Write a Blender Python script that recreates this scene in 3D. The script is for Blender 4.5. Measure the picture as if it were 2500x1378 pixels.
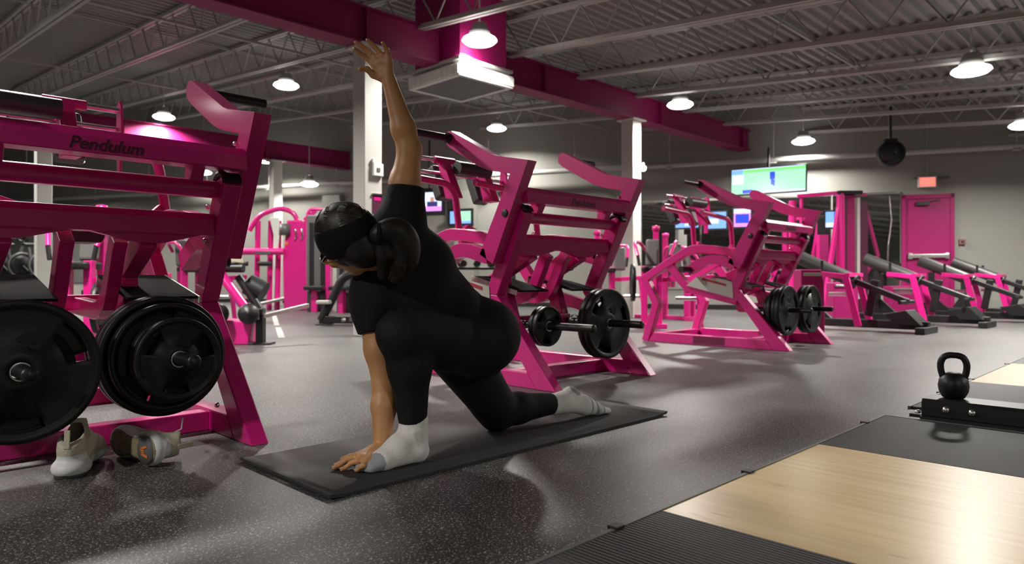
import bpy, math, random
import numpy as np
from mathutils import Vector, Matrix
random.seed(7)
for o in list(bpy.data.objects): bpy.data.objects.remove(o)
scene = bpy.context.scene
C = scene.collection

# ---------------------------------------------------------------- camera, world, exposure
# world axes: +X runs along the row of machines (right and away), +Y runs left and away, Z up, metres
EYE = 0.64; FPX = 1700.0; HORIZON = 680.0
cam = bpy.data.cameras.new('camera'); camo = bpy.data.objects.new('camera', cam); C.objects.link(camo)
camo.location = (0, 0, EYE); camo.rotation_euler = (math.pi/2, 0, -math.pi/4)
cam.sensor_width = 36; cam.lens = 36*FPX/2500; cam.shift_y = -(689-HORIZON)/2500
cam.clip_start = 0.05; cam.clip_end = 120
cam.dof.use_dof = True; cam.dof.focus_distance = 2.5; cam.dof.aperture_fstop = 3.2
scene.camera = camo
w = bpy.data.worlds.new('world'); scene.world = w; w.use_nodes = True
w.node_tree.nodes['Background'].inputs[0].default_value = (0.5, 0.5, 0.5, 1)
w.node_tree.nodes['Background'].inputs[1].default_value = 0.12
vs = scene.view_settings
vs.view_transform = 'Standard'; vs.look = 'None'; vs.gamma = 1; vs.use_curve_mapping = False
vs.exposure = 0.8
LAMP_W = 125.0

S2 = math.sqrt(2)
def at(px, py, depth):
    """photograph pixel + distance from the camera plane -> world point"""
    X = (px-1250)/FPX*depth; z = EYE+(HORIZON-py)/FPX*depth
    return Vector(((X+depth)/S2, (depth-X)/S2, z))
def atz(px, py, z):
    return at(px, py, FPX*(EYE-z)/(py-HORIZON))

# ---------------------------------------------------------------- materials
def mat(name, col, rough=0.5, metal=0.0, spec=0.5, coat=0.0, coat_r=0.1, emit=None, estr=0, var=0.0, vscale=8, bump=0.0, bscale=60, trans=0, sheen=0):
    m = bpy.data.materials.new(name); m.use_nodes = True
    n = m.node_tree.nodes; l = m.node_tree.links; b = n['Principled BSDF']
    b.inputs['Base Color'].default_value = (*col, 1); b.inputs['Roughness'].default_value = rough
    b.inputs['Metallic'].default_value = metal; b.inputs['Specular IOR Level'].default_value = spec
    b.inputs['Coat Weight'].default_value = coat; b.inputs['Coat Roughness'].default_value = coat_r
    if trans: b.inputs['Transmission Weight'].default_value = trans
    if sheen: b.inputs['Sheen Weight'].default_value = sheen
    if emit: b.inputs['Emission Color'].default_value = (*emit, 1); b.inputs['Emission Strength'].default_value = estr
    tc = n.new('ShaderNodeTexCoord')
    nz = n.new('ShaderNodeTexNoise'); nz.inputs['Scale'].default_value = vscale; nz.inputs['Detail'].default_value = 4
    l.new(tc.outputs['Object'], nz.inputs['Vector'])
    if var:
        mx = n.new('ShaderNodeMix'); mx.data_type = 'RGBA'
        mx.inputs['A'].default_value = (*[c*(1-var) for c in col], 1)
        mx.inputs['B'].default_value = (*[min(1, c*(1+var)) for c in col], 1)
        l.new(nz.outputs['Fac'], mx.inputs['Factor']); l.new(mx.outputs['Result'], b.inputs['Base Color'])
    if bump:
        n2 = n.new('ShaderNodeTexNoise'); n2.inputs['Scale'].default_value = bscale; n2.inputs['Detail'].default_value = 3
        l.new(tc.outputs['Object'], n2.inputs['Vector'])
        bp = n.new('ShaderNodeBump'); bp.inputs['Strength'].default_value = bump; bp.inputs['Distance'].default_value = 0.01
        l.new(n2.outputs['Fac'], bp.inputs['Height']); l.new(bp.outputs['Normal'], b.inputs['Normal'])
    return m
M = {}
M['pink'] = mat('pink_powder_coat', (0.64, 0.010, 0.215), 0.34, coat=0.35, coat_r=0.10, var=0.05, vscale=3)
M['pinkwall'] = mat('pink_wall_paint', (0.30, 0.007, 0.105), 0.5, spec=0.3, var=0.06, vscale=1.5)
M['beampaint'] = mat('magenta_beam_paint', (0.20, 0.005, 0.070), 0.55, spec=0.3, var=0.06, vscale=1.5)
M['grip'] = mat('matte_grip_sheet', (0.012, 0.012, 0.012), 0.95, spec=0.1)
M['alarm'] = mat('faded_red_plastic', (0.22, 0.085, 0.075), 0.5)
M['hairlight'] = mat('hair_strand_brown', (0.024, 0.015, 0.010), 0.36, spec=0.6)
M['decal'] = mat('dark_decal', (0.075, 0.003, 0.032), 0.5)
M['decalpink'] = mat('faded_decal', (0.16, 0.004, 0.055), 0.45)
M['black'] = mat('black_paint', (0.008, 0.008, 0.009), 0.42, var=0.2)
M['rubber'] = mat('black_rubber', (0.010, 0.010, 0.0105), 0.42, bump=0.05, bscale=140, var=0.15)
M['iron'] = mat('black_iron_plate', (0.006, 0.0065, 0.0065), 0.44, spec=0.35, bump=0.08, bscale=120, var=0.2)
M['pad'] = mat('dark_vinyl_pad', (0.035, 0.034, 0.033), 0.45, var=0.1)
M['padgrey'] = mat('grey_vinyl_pad', (0.10, 0.098, 0.094), 0.45, var=0.1)
M['chrome'] = mat('chrome', (0.75, 0.74, 0.72), 0.16, metal=1.0)
M['steel'] = mat('brushed_steel', (0.55, 0.54, 0.51), 0.35, metal=1.0, var=0.08, vscale=30)
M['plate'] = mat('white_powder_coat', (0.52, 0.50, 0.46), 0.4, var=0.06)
M['red'] = mat('red_warning_print', (0.35, 0.02, 0.03), 0.5)
M['white'] = mat('white_paint', (0.66, 0.66, 0.62), 0.5, var=0.04, vscale=3)
M['column'] = mat('column_paint', (0.47, 0.465, 0.43), 0.55, var=0.04, vscale=3)
M['roof'] = mat('grey_roof_steel', (0.225, 0.221, 0.211), 0.55, var=0.08, vscale=4)
M['joist'] = mat('pale_joist_paint', (0.36, 0.355, 0.335), 0.5, var=0.08, vscale=6)
M['greycab'] = mat('grey_shroud', (0.10, 0.10, 0.10), 0.45, var=0.1)
M['glow'] = mat('lamp_lens', (1, 1, 1), 0.5, emit=(1, 0.985, 0.94), estr=5)
M['exitred'] = mat('exit_sign_face', (0.8, 0.05, 0.05), 0.5, emit=(1.0, 0.16, 0.12), estr=1.0)
M['mirror'] = mat('mirror_glass', (0.80, 0.82, 0.81), 0.02, metal=1.0)
M['skin'] = mat('brown_skin', (0.55, 0.275, 0.12), 0.48, var=0.10, vscale=14, bump=0.04, bscale=160)
M['skin'].node_tree.nodes['Principled BSDF'].inputs['Subsurface Weight'].default_value = 0.12
M['skin'].node_tree.nodes['Principled BSDF'].inputs['Subsurface Radius'].default_value = (0.012, 0.005, 0.003)
M['nail'] = mat('fingernail', (0.60, 0.36, 0.26), 0.3)
M['lip'] = mat('lip', (0.30, 0.09, 0.07), 0.45)
M['eye'] = mat('eye', (0.7, 0.68, 0.64), 0.2)
M['hair'] = mat('dark_brown_hair', (0.010, 0.007, 0.0055), 0.5, spec=0.4)
M['shirt'] = mat('black_cotton', (0.0085, 0.0085, 0.0095), 0.85, spec=0.25, sheen=0.03, bump=0.1, bscale=300)
M['legging'] = mat('black_leggings', (0.0065, 0.0065, 0.0065), 0.75, spec=0.3, bump=0.05, bscale=400)
M['band'] = mat('black_headband', (0.006, 0.006, 0.006), 0.9, spec=0.2)
M['sock'] = mat('white_sock', (0.74, 0.725, 0.69), 0.9, spec=0.2, var=0.04, bump=0.15, bscale=260)
M['sockgrey'] = mat('grey_sock', (0.32, 0.335, 0.36), 0.9, spec=0.2)
M['gold'] = mat('gold_ring', (0.8, 0.6, 0.3), 0.15, metal=1)
M['lens'] = mat('clear_lens', (0.95, 0.95, 1.0), 0.05, trans=1.0)
M['shoewhite'] = mat('white_shoe', (0.58, 0.58, 0.58), 0.55, var=0.05)
M['shoecream'] = mat('cream_knit', (0.42, 0.38, 0.29), 0.85, var=0.12, vscale=20, bump=0.2, bscale=200)
M['shoedark'] = mat('olive_lining', (0.075, 0.062, 0.036), 0.9)
M['shoegrey'] = mat('grey_sole', (0.09, 0.09, 0.095), 0.7)
M['shoedirt'] = mat('dirty_sole', (0.20, 0.17, 0.10), 0.8, var=0.7, vscale=40)
M['orange'] = mat('orange_print', (0.6, 0.16, 0.03), 0.6)
M['scr_green'] = mat('screen_green', (0, 0, 0), 0.3, emit=(0.30, 0.62, 0.42), estr=1.0)
M['scr_lime'] = mat('screen_lime', (0, 0, 0), 0.3, emit=(0.16, 0.62, 0.14), estr=1.0)
M['scr_blue'] = mat('screen_blue', (0, 0, 0), 0.3, emit=(0.02, 0.05, 0.62), estr=1.0)
M['scr_pale'] = mat('screen_pale', (0, 0, 0), 0.3, emit=(0.55, 0.62, 0.92), estr=1.0)
M['scr_sky'] = mat('screen_sky', (0, 0, 0), 0.3, emit=(0.18, 0.36, 0.85), estr=1.0)
M['scr_navy'] = mat('screen_navy', (0, 0, 0), 0.3, emit=(0.03, 0.03, 0.12), estr=1.0)
M['scr_mag'] = mat('screen_magenta', (0, 0, 0), 0.3, emit=(0.72, 0.25, 0.85), estr=1.0)
M['scr_skin'] = mat('screen_skin', (0, 0, 0), 0.3, emit=(0.45, 0.2, 0.15), estr=1.0)

def floor_mat():
    m = bpy.data.materials.new('speckled_rubber_floor'); m.use_nodes = True
    n = m.node_tree.nodes; l = m.node_tree.links; b = n['Principled BSDF']
    tc = n.new('ShaderNodeTexCoord')
    def noise(scale, detail=2):
        x = n.new('ShaderNodeTexNoise'); x.inputs['Scale'].default_value = scale; x.inputs['Detail'].default_value = detail
        l.new(tc.outputs['Object'], x.inputs['Vector']); return x
    big = noise(0.9, 5)
    base = n.new('ShaderNodeMix'); base.data_type = 'RGBA'
    base.inputs['A'].default_value = (0.026, 0.026, 0.027, 1); base.inputs['B'].default_value = (0.040, 0.039, 0.038, 1)
    l.new(big.outputs['Fac'], base.inputs['Factor'])
    prev = base.outputs['Result']
    for sc, th, col in ((150, 0.625, (0.34, 0.33, 0.30, 1)), (300, 0.62, (0.22, 0.22, 0.22, 1)), (110, 0.655, (0.40, 0.36, 0.28, 1))):
        f = noise(sc, 1.5)
        mr = n.new('ShaderNodeMapRange'); mr.inputs['From Min'].default_value = th; mr.inputs['From Max'].default_value = th+0.03
        l.new(f.outputs['Fac'], mr.inputs['Value'])
        mx = n.new('ShaderNodeMix'); mx.data_type = 'RGBA'; mx.inputs['B'].default_value = col
        l.new(mr.outputs['Result'], mx.inputs['Factor']); l.new(prev, mx.inputs['A']); prev = mx.outputs['Result']
    l.new(prev, b.inputs['Base Color'])
    rr = n.new('ShaderNodeMapRange'); rr.inputs['To Min'].default_value = 0.36; rr.inputs['To Max'].default_value = 0.50
    l.new(big.outputs['Fac'], rr.inputs['Value']); l.new(rr.outputs['Result'], b.inputs['Roughness'])
    f2 = noise(260, 2); bp = n.new('ShaderNodeBump'); bp.inputs['Strength'].default_value = 0.12; bp.inputs['Distance'].default_value = 0.004
    l.new(f2.outputs['Fac'], bp.inputs['Height']); l.new(bp.outputs['Normal'], b.inputs['Normal'])
    b.inputs['Specular IOR Level'].default_value = 0.55
    return m
M['floor'] = floor_mat()
def wood_mat():
    m = bpy.data.materials.new('bamboo_board'); m.use_nodes = True
    n = m.node_tree.nodes; l = m.node_tree.links; b = n['Principled BSDF']
    tc = n.new('ShaderNodeTexCoord'); mp = n.new('ShaderNodeMapping')
    mp.inputs['Scale'].default_value = (38, 1.6, 1); l.new(tc.outputs['Object'], mp.inputs['Vector'])
    nz = n.new('ShaderNodeTexNoise'); nz.inputs['Scale'].default_value = 1.0; nz.inputs['Detail'].default_value = 5
    l.new(mp.outputs['Vector'], nz.inputs['Vector'])
    cr = n.new('ShaderNodeValToRGB'); e = cr.color_ramp.elements
    e[0].position = 0.28; e[0].color = (0.66, 0.455, 0.205, 1); e[1].position = 0.72; e[1].color = (0.78, 0.585, 0.31, 1)
    l.new(nz.outputs['Fac'], cr.inputs['Fac'])
    mp2 = n.new('ShaderNodeMapping'); mp2.inputs['Scale'].default_value = (26, 5, 1); l.new(tc.outputs['Object'], mp2.inputs['Vector'])
    v = n.new('ShaderNodeTexNoise'); v.inputs['Scale'].default_value = 1; v.inputs['Detail'].default_value = 2; l.new(mp2.outputs['Vector'], v.inputs['Vector'])
    mr = n.new('ShaderNodeMapRange'); mr.inputs['From Min'].default_value = 0.68; mr.inputs['From Max'].default_value = 0.78
    l.new(v.outputs['Fac'], mr.inputs['Value'])
    mx = n.new('ShaderNodeMix'); mx.data_type = 'RGBA'; mx.inputs['B'].default_value = (0.42, 0.28, 0.12, 1)
    l.new(mr.outputs['Result'], mx.inputs['Factor']); l.new(cr.outputs['Color'], mx.inputs['A'])
    l.new(mx.outputs['Result'], b.inputs['Base Color'])
    b.inputs['Roughness'].default_value = 0.36; b.inputs['Coat Weight'].default_value = 0.15; b.inputs['Coat Roughness'].default_value = 0.25
    return m
M['wood'] = wood_mat()
def ribbed(name, col, scale, axis, rough=0.55, strength=0.6):
    m = mat(name, col, rough, var=0.12, vscale=5)
    n = m.node_tree.nodes; l = m.node_tree.links
    tc = n.new('ShaderNodeTexCoord'); wv = n.new('ShaderNodeTexWave'); wv.bands_direction = axis
    wv.inputs['Scale'].default_value = scale; wv.inputs['Distortion'].default_value = 0
    l.new(tc.outputs['Object'], wv.inputs['Vector'])
    bp = n.new('ShaderNodeBump'); bp.inputs['Strength'].default_value = strength; bp.inputs['Distance'].default_value = 0.004
    l.new(wv.outputs['Fac'], bp.inputs['Height']); l.new(bp.outputs['Normal'], n['Principled BSDF'].inputs['Normal'])
    return m
M['ribrubber'] = ribbed('ribbed_rubber', (0.018, 0.018, 0.0185), 22, 'X')
M['mat'] = ribbed('yoga_mat_foam', (0.030, 0.029, 0.029), 60, 'DIAGONAL', 0.62, 0.25)

# ---------------------------------------------------------------- mesh helpers
class MB:
    def __init__(s): s.v = []; s.f = []; s.sm = []; s.mi = []
    def face(s, idx, smooth=False, m=0): s.f.append(tuple(idx)); s.sm.append(smooth); s.mi.append(m)
    def box(s, x0, x1, y0, y1, z0, z1, m=0):
        return s.hexa([(x, y, z) for z in (z0, z1) for x, y in ((x0, y0), (x1, y0), (x1, y1), (x0, y1))], m)
    def hexa(s, p, m=0):
        b = len(s.v); s.v += [tuple(q) for q in p]
        for q in ((3, 2, 1, 0), (4, 5, 6, 7), (0, 1, 5, 4), (1, 2, 6, 5), (2, 3, 7, 6), (3, 0, 4, 7)): s.face([b+i for i in q], m=m)
        return s
    def obox(s, c, size, R=None, m=0):
        c = Vector(c); R = R or Matrix.Identity(3); h = [a/2 for a in size]
        return s.hexa([c + R @ Vector((x*h[0], y*h[1], z*h[2])) for z in (-1, 1) for x, y in ((-1, -1), (1, -1), (1, 1), (-1, 1))], m)
    def bar(s, a, b, w, h, up=(0, 0, 1), m=0):
        a, b = Vector(a), Vector(b); d = (b-a); L = d.length; d.normalize(); up = Vector(up)
        x = d.cross(up)
        if x.length < 1e-4: x = d.cross(Vector((1, 0, 0)))
        x.normalize(); u = x.cross(d)
        return s.obox((a+b)/2, (w, L, h), Matrix((x, d, u)).transposed(), m)
    def prism(s, poly, x0, x1, m=0, axes='YZ'):
        """polygon in the YZ plane (or XZ / XY) extruded along the third axis"""
        n = len(poly); b = len(s.v)
        for x in (x0, x1):
            for p, q in poly:
                s.v.append({'YZ': (x, p, q), 'XZ': (p, x, q), 'XY': (p, q, x)}[axes])
        s.face(range(b, b+n), m=m); s.face(range(b+2*n-1, b+n-1, -1), m=m)
        for i in range(n):
            j = (i+1) % n; s.face((b+i, b+n+i, b+n+j, b+j), m=m)
        return s
    def strip(s, pts, w, x0, x1, m=0, axes='YZ', side=0):
        """mitred flat-bar polyline"""
        P = [Vector(p) for p in pts]; L = []; R = []
        for i, p in enumerate(P):
            d0 = (p-P[i-1]).normalized() if i else (P[1]-p).normalized()
            d1 = (P[i+1]-p).normalized() if i < len(P)-1 else d0
            n0 = Vector((-d0.y, d0.x)); n1 = Vector((-d1.y, d1.x)); nn = (n0+n1).normalized()
            k = (w/2)/max(0.35, nn.dot(n0)); L.append(p+nn*k); R.append(p-nn*k)
        b = len(s.v); n = len(P); mk = {'YZ': lambda x, q: (x, q.x, q.y), 'XZ': lambda x, q: (q.x, x, q.y), 'XY': lambda x, q: (q.x, q.y, x)}[axes]
        for x, Q in ((x0, L), (x0, R), (x1, L), (x1, R)): s.v += [mk(x, q) for q in Q]
        for i in range(n-1):
            for p, q in ((0, 1), (3, 2), (2, 0), (1, 3)): s.face((b+p*n+i, b+p*n+i+1, b+q*n+i+1, b+q*n+i), m=m)
        for i in (0, n-1): s.face((b+i, b+n+i, b+3*n+i, b+2*n+i), m=m)
        return s
    def cyl(s, a, b, r, n=16, r2=None, caps=True, m=0):
        return s.tube([a, b], [r, r if r2 is None else r2], n, caps, m)
    def tube(s, pts, r, n=10, caps=True, m=0, closed=False):
        P = [Vector(p) for p in pts]; k = len(P)
        rr = r if isinstance(r, (list, tuple)) else [r]*k
        t0 = (P[1]-P[0]).normalized(); ref = Vector((0, 0, 1)) if abs(t0.z) < 0.9 else Vector((1, 0, 0))
        x = t0.cross(ref).normalized(); rings = []
        for i in range(k):
            if closed: t = (P[(i+1) % k]-P[i-1]).normalized()
            else: t = ((P[i+1]-P[i]).normalized() if i < k-1 else Vector())+((P[i]-P[i-1]).normalized() if i else Vector())
            t.normalize(); x = (x-t*x.dot(t)).normalized(); y = t.cross(x)
            b = len(s.v); rings.append(b)
            for j in range(n):
                a = 2*math.pi*j/n; s.v.append(tuple(P[i]+(x*math.cos(a)+y*math.sin(a))*rr[i]))
        for i in range(k if closed else k-1):
            p, q = rings[i], rings[(i+1) % k]
            for j in range(n): s.face((p+j, p+(j+1) % n, q+(j+1) % n, q+j), True, m)
        if caps and not closed:
            for b, rev in ((rings[0], True), (rings[-1], False)):
                c = len(s.v); s.v += s.v[b:b+n]; ix = list(range(c, c+n)); s.face(ix[::-1] if rev else ix, m=m)
        return s
    def lathe(s, prof, o, axis, n=24, m=0, smooth=True):
        o = Vector(o); ax = Vector(axis).normalized(); ref = Vector((0, 0, 1)) if abs(ax.z) < 0.9 else Vector((1, 0, 0))
        x = ax.cross(ref).normalized(); y = ax.cross(x); rings = []
        for r, h in prof:
            b = len(s.v); rings.append(b)
            for j in range(n):
                a = 2*math.pi*j/n; s.v.append(tuple(o+ax*h+(x*math.cos(a)+y*math.sin(a))*max(r, 1e-4)))
        for p, q in zip(rings, rings[1:]):
            for j in range(n): s.face((p+j, p+(j+1) % n, q+(j+1) % n, q+j), smooth, m)
        return s
    def ball(s, c, r, n=14, m=0, R=None):
        c = Vector(c); r = (r, r, r) if not isinstance(r, (tuple, list)) else r; R = R or Matrix.Identity(3); b = len(s.v); h = n//2
        for i in range(h+1):
            t = math.pi*i/h
            for j in range(n):
                a = 2*math.pi*j/n
                s.v.append(tuple(c+R @ Vector((r[0]*math.sin(t)*math.cos(a), r[1]*math.sin(t)*math.sin(a), r[2]*math.cos(t)))))
        for i in range(h):
            for j in range(n): s.face((b+i*n+j, b+i*n+(j+1) % n, b+(i+1)*n+(j+1) % n, b+(i+1)*n+j), True, m)
        return s
    def build(s, name, m, parent=None, bevel=0.0, seg=2):
        me = bpy.data.meshes.new(name); me.from_pydata(s.v, [], s.f)
        me.polygons.foreach_set('use_smooth', s.sm); me.polygons.foreach_set('material_index', s.mi)
        for x in (m if isinstance(m, (list, tuple)) else [m]): me.materials.append(M[x] if isinstance(x, str) else x)
        import bmesh
        bm = bmesh.new(); bm.from_mesh(me)
        bmesh.ops.dissolve_degenerate(bm, dist=1e-6, edges=bm.edges[:]); bmesh.ops.recalc_face_normals(bm, faces=bm.faces[:])
        bm.to_mesh(me); bm.free()
        o = bpy.data.objects.new(name, me); C.objects.link(o)
        if parent: o.parent = parent
        if bevel:
            md = o.modifiers.new('bevel', 'BEVEL'); md.width = bevel; md.segments = seg; md.limit_method = 'ANGLE'; md.angle_limit = 0.7
        return o
def fillet(pts, r, n=5):
    P = [Vector(p) for p in pts]; out = [P[0]]
    for a, b, c in zip(P, P[1:], P[2:]):
        u = (a-b); v = (c-b); k = min(r, u.length*0.49, v.length*0.49); p, q = b+u.normalized()*k, b+v.normalized()*k
        for i in range(n+1):
            t = i/n; out.append(p*(1-t)**2+b*2*t*(1-t)+q*t*t)
    out.append(P[-1]); return out
def thing(name, label, cat, loc=(0, 0, 0), rz=0.0, group=None):
    o = bpy.data.objects.new(name, None); C.objects.link(o); o.empty_display_size = 0.1
    o.location = loc; o.rotation_euler = (0, 0, rz); o['label'] = label; o['category'] = cat
    if group: o['group'] = group
    return o
def tag(o, label, cat, group=None):
    o['label'] = label; o['category'] = cat
    if group: o['group'] = group
    return o
def struct(o, label=None, cat=None):
    o['kind'] = 'structure'
    if label: o['label'] = label
    if cat: o['category'] = cat
    return o
def copy_tree(o, parent=None):
    c = o.copy(); C.objects.link(c); c.parent = parent
    for ch in list(o.children): copy_tree(ch, c)
    return c
def lettering(name, body, size, m, parent, matrix, depth=0.002, shear=0.0, bold=0.0):
    cu = bpy.data.curves.new(name, 'FONT'); cu.body = body; cu.size = size; cu.extrude = depth; cu.shear = shear; cu.offset = bold
    cu.align_x = 'CENTER'; cu.align_y = 'CENTER'
    t = bpy.data.objects.new(name+'_tmp', cu); C.objects.link(t); bpy.context.view_layer.update()
    me = bpy.data.meshes.new_from_object(t.evaluated_get(bpy.context.evaluated_depsgraph_get()))
    bpy.data.objects.remove(t); me.materials.clear(); me.materials.append(M[m])
    o = bpy.data.objects.new(name, me); C.objects.link(o); o.parent = parent; o.matrix_local = matrix
    return o
def frame(x, y, z, o=(0, 0, 0)):
    m = Matrix((Vector(x), Vector(y), Vector(z))).transposed().to_4x4(); m.translation = Vector(o); return m

# ---------------------------------------------------------------- the room
W0 = Vector((14.68, 3.705, 0)); WD = Vector((-0.423, 0.9065, 0)).normalized()
WALL = frame(-WD, Vector((-WD.x*0+0.9065, 0.423, 0)).normalized(), (0, 0, 1), W0)   # x right along the far wall, y into it
def wall_v(u): return 3.705+0.9065*(14.68-u)/0.423
def wall_u(v): return 14.68-0.423*(v-3.705)/0.9065
def zdeck(v): return 4.10+0.094*(min(v, 21.0)-6.63)
UX0, UX1, VY0, VY1 = -9.0, 19.0, -6.5, 31.0

struct(MB().box(UX0, UX1, VY0, VY1, -0.1, 0).build('floor', 'floor'), 'dark rubber gym floor with pale flecks', 'floor')
M['wall'] = mat('beige_wall_paint', (0.245, 0.242, 0.218), 0.7, var=0.04, vscale=1.2, bump=0.03, bscale=40)
wb = MB(); p = [WALL @ Vector(q) for q in ((-33, 0, 0), (8.5, 0, 0), (8.5, 0.25, 0), (-33, 0.25, 0), (-33, 0, 6.0), (8.5, 0, 6.0), (8.5, 0.25, 6.0), (-33, 0.25, 6.0))]
struct(wb.hexa(p).build('wall_back', 'wall'), 'beige block wall at the far side of the gym', 'wall')
struct(MB().box(UX0-0.2, UX0, VY0, VY1, 0, 6.0).build('wall_left', 'wall'), 'pale wall beyond the left side of the view', 'wall')
struct(MB().box(UX0, UX1, VY0-0.2, VY0, 0, 6.0).build('wall_front', 'wall'), 'pale wall behind the viewpoint', 'wall')
struct(MB().box(UX1, UX1+0.2, VY0, 0.0, 0, 6.0).build('wall_right', 'wall'), 'pale wall beyond the right side of the view', 'wall')
bbm = MB(); p = [WALL @ Vector(q) for q in ((-30, -0.015, 0), (-0.44, -0.015, 0), (-0.44, 0, 0), (-30, 0, 0), (-30, -0.015, 0.1), (-0.44, -0.015, 0.1), (-0.44, 0, 0.1), (-30, 0, 0.1))]
struct(bbm.hexa(p).build('baseboard_back', 'black'), 'thin black baseboard along the far wall', 'baseboard')

# corrugated roof deck (ribs run along X)
dk = MB(); pitch = 0.17; prof = []; v = VY0
while v < VY1:
    for dv, dz in ((0, 0), (0.055, 0), (0.085, 0.045), (0.14, 0.045)): prof.append((v+dv, zdeck(v+dv)+dz))
    v += pitch
b0 = len(dk.v)
for y, z in prof: dk.v += [(UX0, y, z), (UX1, y, z)]
for i in range(len(prof)-1): dk.face((2*i, 2*i+1, 2*i+3, 2*i+2))
ceiling = struct(dk.build('ceiling', 'roof'), 'grey corrugated steel roof deck on open joists', 'ceiling')
k = -10
us = [6.5+1.45*i for i in range(-10, 9)]
for u in us:
    ve = min(VY1, wall_v(u))-0.05
    if ve < VY0+1: continue
    ch = MB(); wbm = MB()
    knots = [VY0, min(21.0, ve)] + ([ve] if ve > 21 else [])
    for a, b in zip(knots, knots[1:]):
        for off, hh in ((-0.03, 0.05), (-0.50, 0.05)):
            for s in (-0.032, 0.032):
                ch.bar((u+s, a, zdeck(a)+off), (u+s, b, zdeck(b)+off), 0.045, hh)
    y = VY0; i = 0; pts = []
    while y < ve:
        pts.append((u, y, zdeck(y)+(-0.05 if i % 2 else -0.48))); y += 0.32; i += 1
    for a, b in zip(pts, pts[1:]): wbm.cyl(a, b, 0.011, 5, caps=False)
    j = ch.build('joist', 'joist', ceiling); wbm.build('joist_web', 'joist', j)
for v, off in ((1.2, -0.48), (3.7, -0.05), (9.2, -0.48), (11.8, -0.05), (14.2, -0.48), (-1.5, -0.05)):
    MB().bar((UX0, v, zdeck(v)+off), (min(UX1, wall_u(v)), v, zdeck(v)+off), 0.03, 0.03).build('bridging_bar', 'joist', ceiling)
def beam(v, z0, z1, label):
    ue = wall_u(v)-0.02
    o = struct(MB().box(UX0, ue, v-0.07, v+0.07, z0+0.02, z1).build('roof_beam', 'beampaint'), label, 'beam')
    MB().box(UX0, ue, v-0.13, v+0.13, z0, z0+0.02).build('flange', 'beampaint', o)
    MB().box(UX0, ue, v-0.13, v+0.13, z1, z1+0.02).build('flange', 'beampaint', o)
    for u in us[::2]:
        if UX0 < u < ue: MB().box(u+0.66, u+0.69, v-0.13, v-0.07, z0+0.02, z1).build('stiffener', 'beampaint', o)
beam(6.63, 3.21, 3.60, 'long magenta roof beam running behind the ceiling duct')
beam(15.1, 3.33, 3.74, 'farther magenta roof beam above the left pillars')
def column(u, v, h, wd, label):
    o = MB().box(u-wd/2, u+wd/2, v-wd/2, v+wd/2, 0, h).build('pillar', 'column', bevel=0.01)
    struct(o, label, 'pillar'); MB().box(u-wd/2-0.06, u+wd/2+0.06, v-wd/2-0.06, v+wd/2+0.06, h-0.02, h-0.001).build('cap_plate', 'column', o)
column(4.35, 6.63, 3.21, 0.23, 'white square pillar behind the raised hand')
column(9.37, 6.63, 3.21, 0.23, 'white square pillar between the two right pink machines')
column(7.45, 15.1, 3.33, 0.22, 'white pillar above the arched pink cable station')
column(2.95, 15.1, 3.33, 0.24, 'white pillar at far left beside the exercise bikes')

# door, sign, alarm box, mirrors, pipe on the far wall
def onwall(o): o.matrix_world = WALL; return o
d = onwall(thing('door_1', 'magenta exit door with a steel push bar', 'door')); d['kind'] = 'structure'
fm = MB(); fm.box(-0.43, -0.36, -0.03, 0.02, 0, 2.21).box(0.36, 0.43, -0.03, 0.02, 0, 2.21).box(-0.43, 0.43, -0.03, 0.02, 2.13, 2.21)
fm.build('door_frame', 'pinkwall', d, 0.004)
leaf = MB().box(-0.36, 0.36, -0.012, 0.02, 0.01, 2.13).build('door_leaf', 'pinkwall', d)
MB().box(-0.32, 0.33, -0.075, -0.045, 1.02, 1.09).build('push_bar', 'steel', leaf, 0.006)
MB().box(-0.33, -0.26, -0.07, -0.012, 1.0, 1.11).box(0.28, 0.34, -0.07, -0.012, 1.0, 1.11).build('bar_bracket', 'steel', leaf, 0.004)
MB().box(-0.2, 0.02, -0.07, -0.012, 2.0, 2.07).bar((-0.05, -0.06, 2.06), (0.2, -0.03, 2.1), 0.02, 0.02).build('door_closer', 'black', leaf, 0.004)
t = onwall(thing('exit_sign', 'lit red exit sign box above the magenta door', 'sign'))
MB().box(-0.17, 0.13, -0.09, -0.002, 2.33, 2.53).build('housing', 'white', t, 0.008)
fc = MB().box(-0.145, 0.105, -0.093, -0.089, 2.35, 2.51).build('sign_face', 'exitred', t)
MB().cyl((-0.02, -0.045, 2.53), (-0.02, -0.045, 3.6), 0.008, 6).build('conduit', 'joist', t)
MB().cyl((0.17, -0.06, 2.5), (0.34, -0.06, 2.5), 0.02, 8).build('spot_arm', 'padgrey', t); MB().cyl((-0.24, -0.06, 2.52), (-0.17, -0.06, 2.5), 0.014, 8).build('spot_arm', 'padgrey', t)
t = onwall(thing('alarm_box', 'small red call point on the wall beside the magenta door', 'alarm'))
MB().box(0.50, 0.60, -0.05, -0.002, 1.26, 1.36).build('box', 'alarm', t, 0.006); MB().box(0.53, 0.57, -0.056, -0.049, 1.29, 1.33).build('button', 'black', t)
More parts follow.
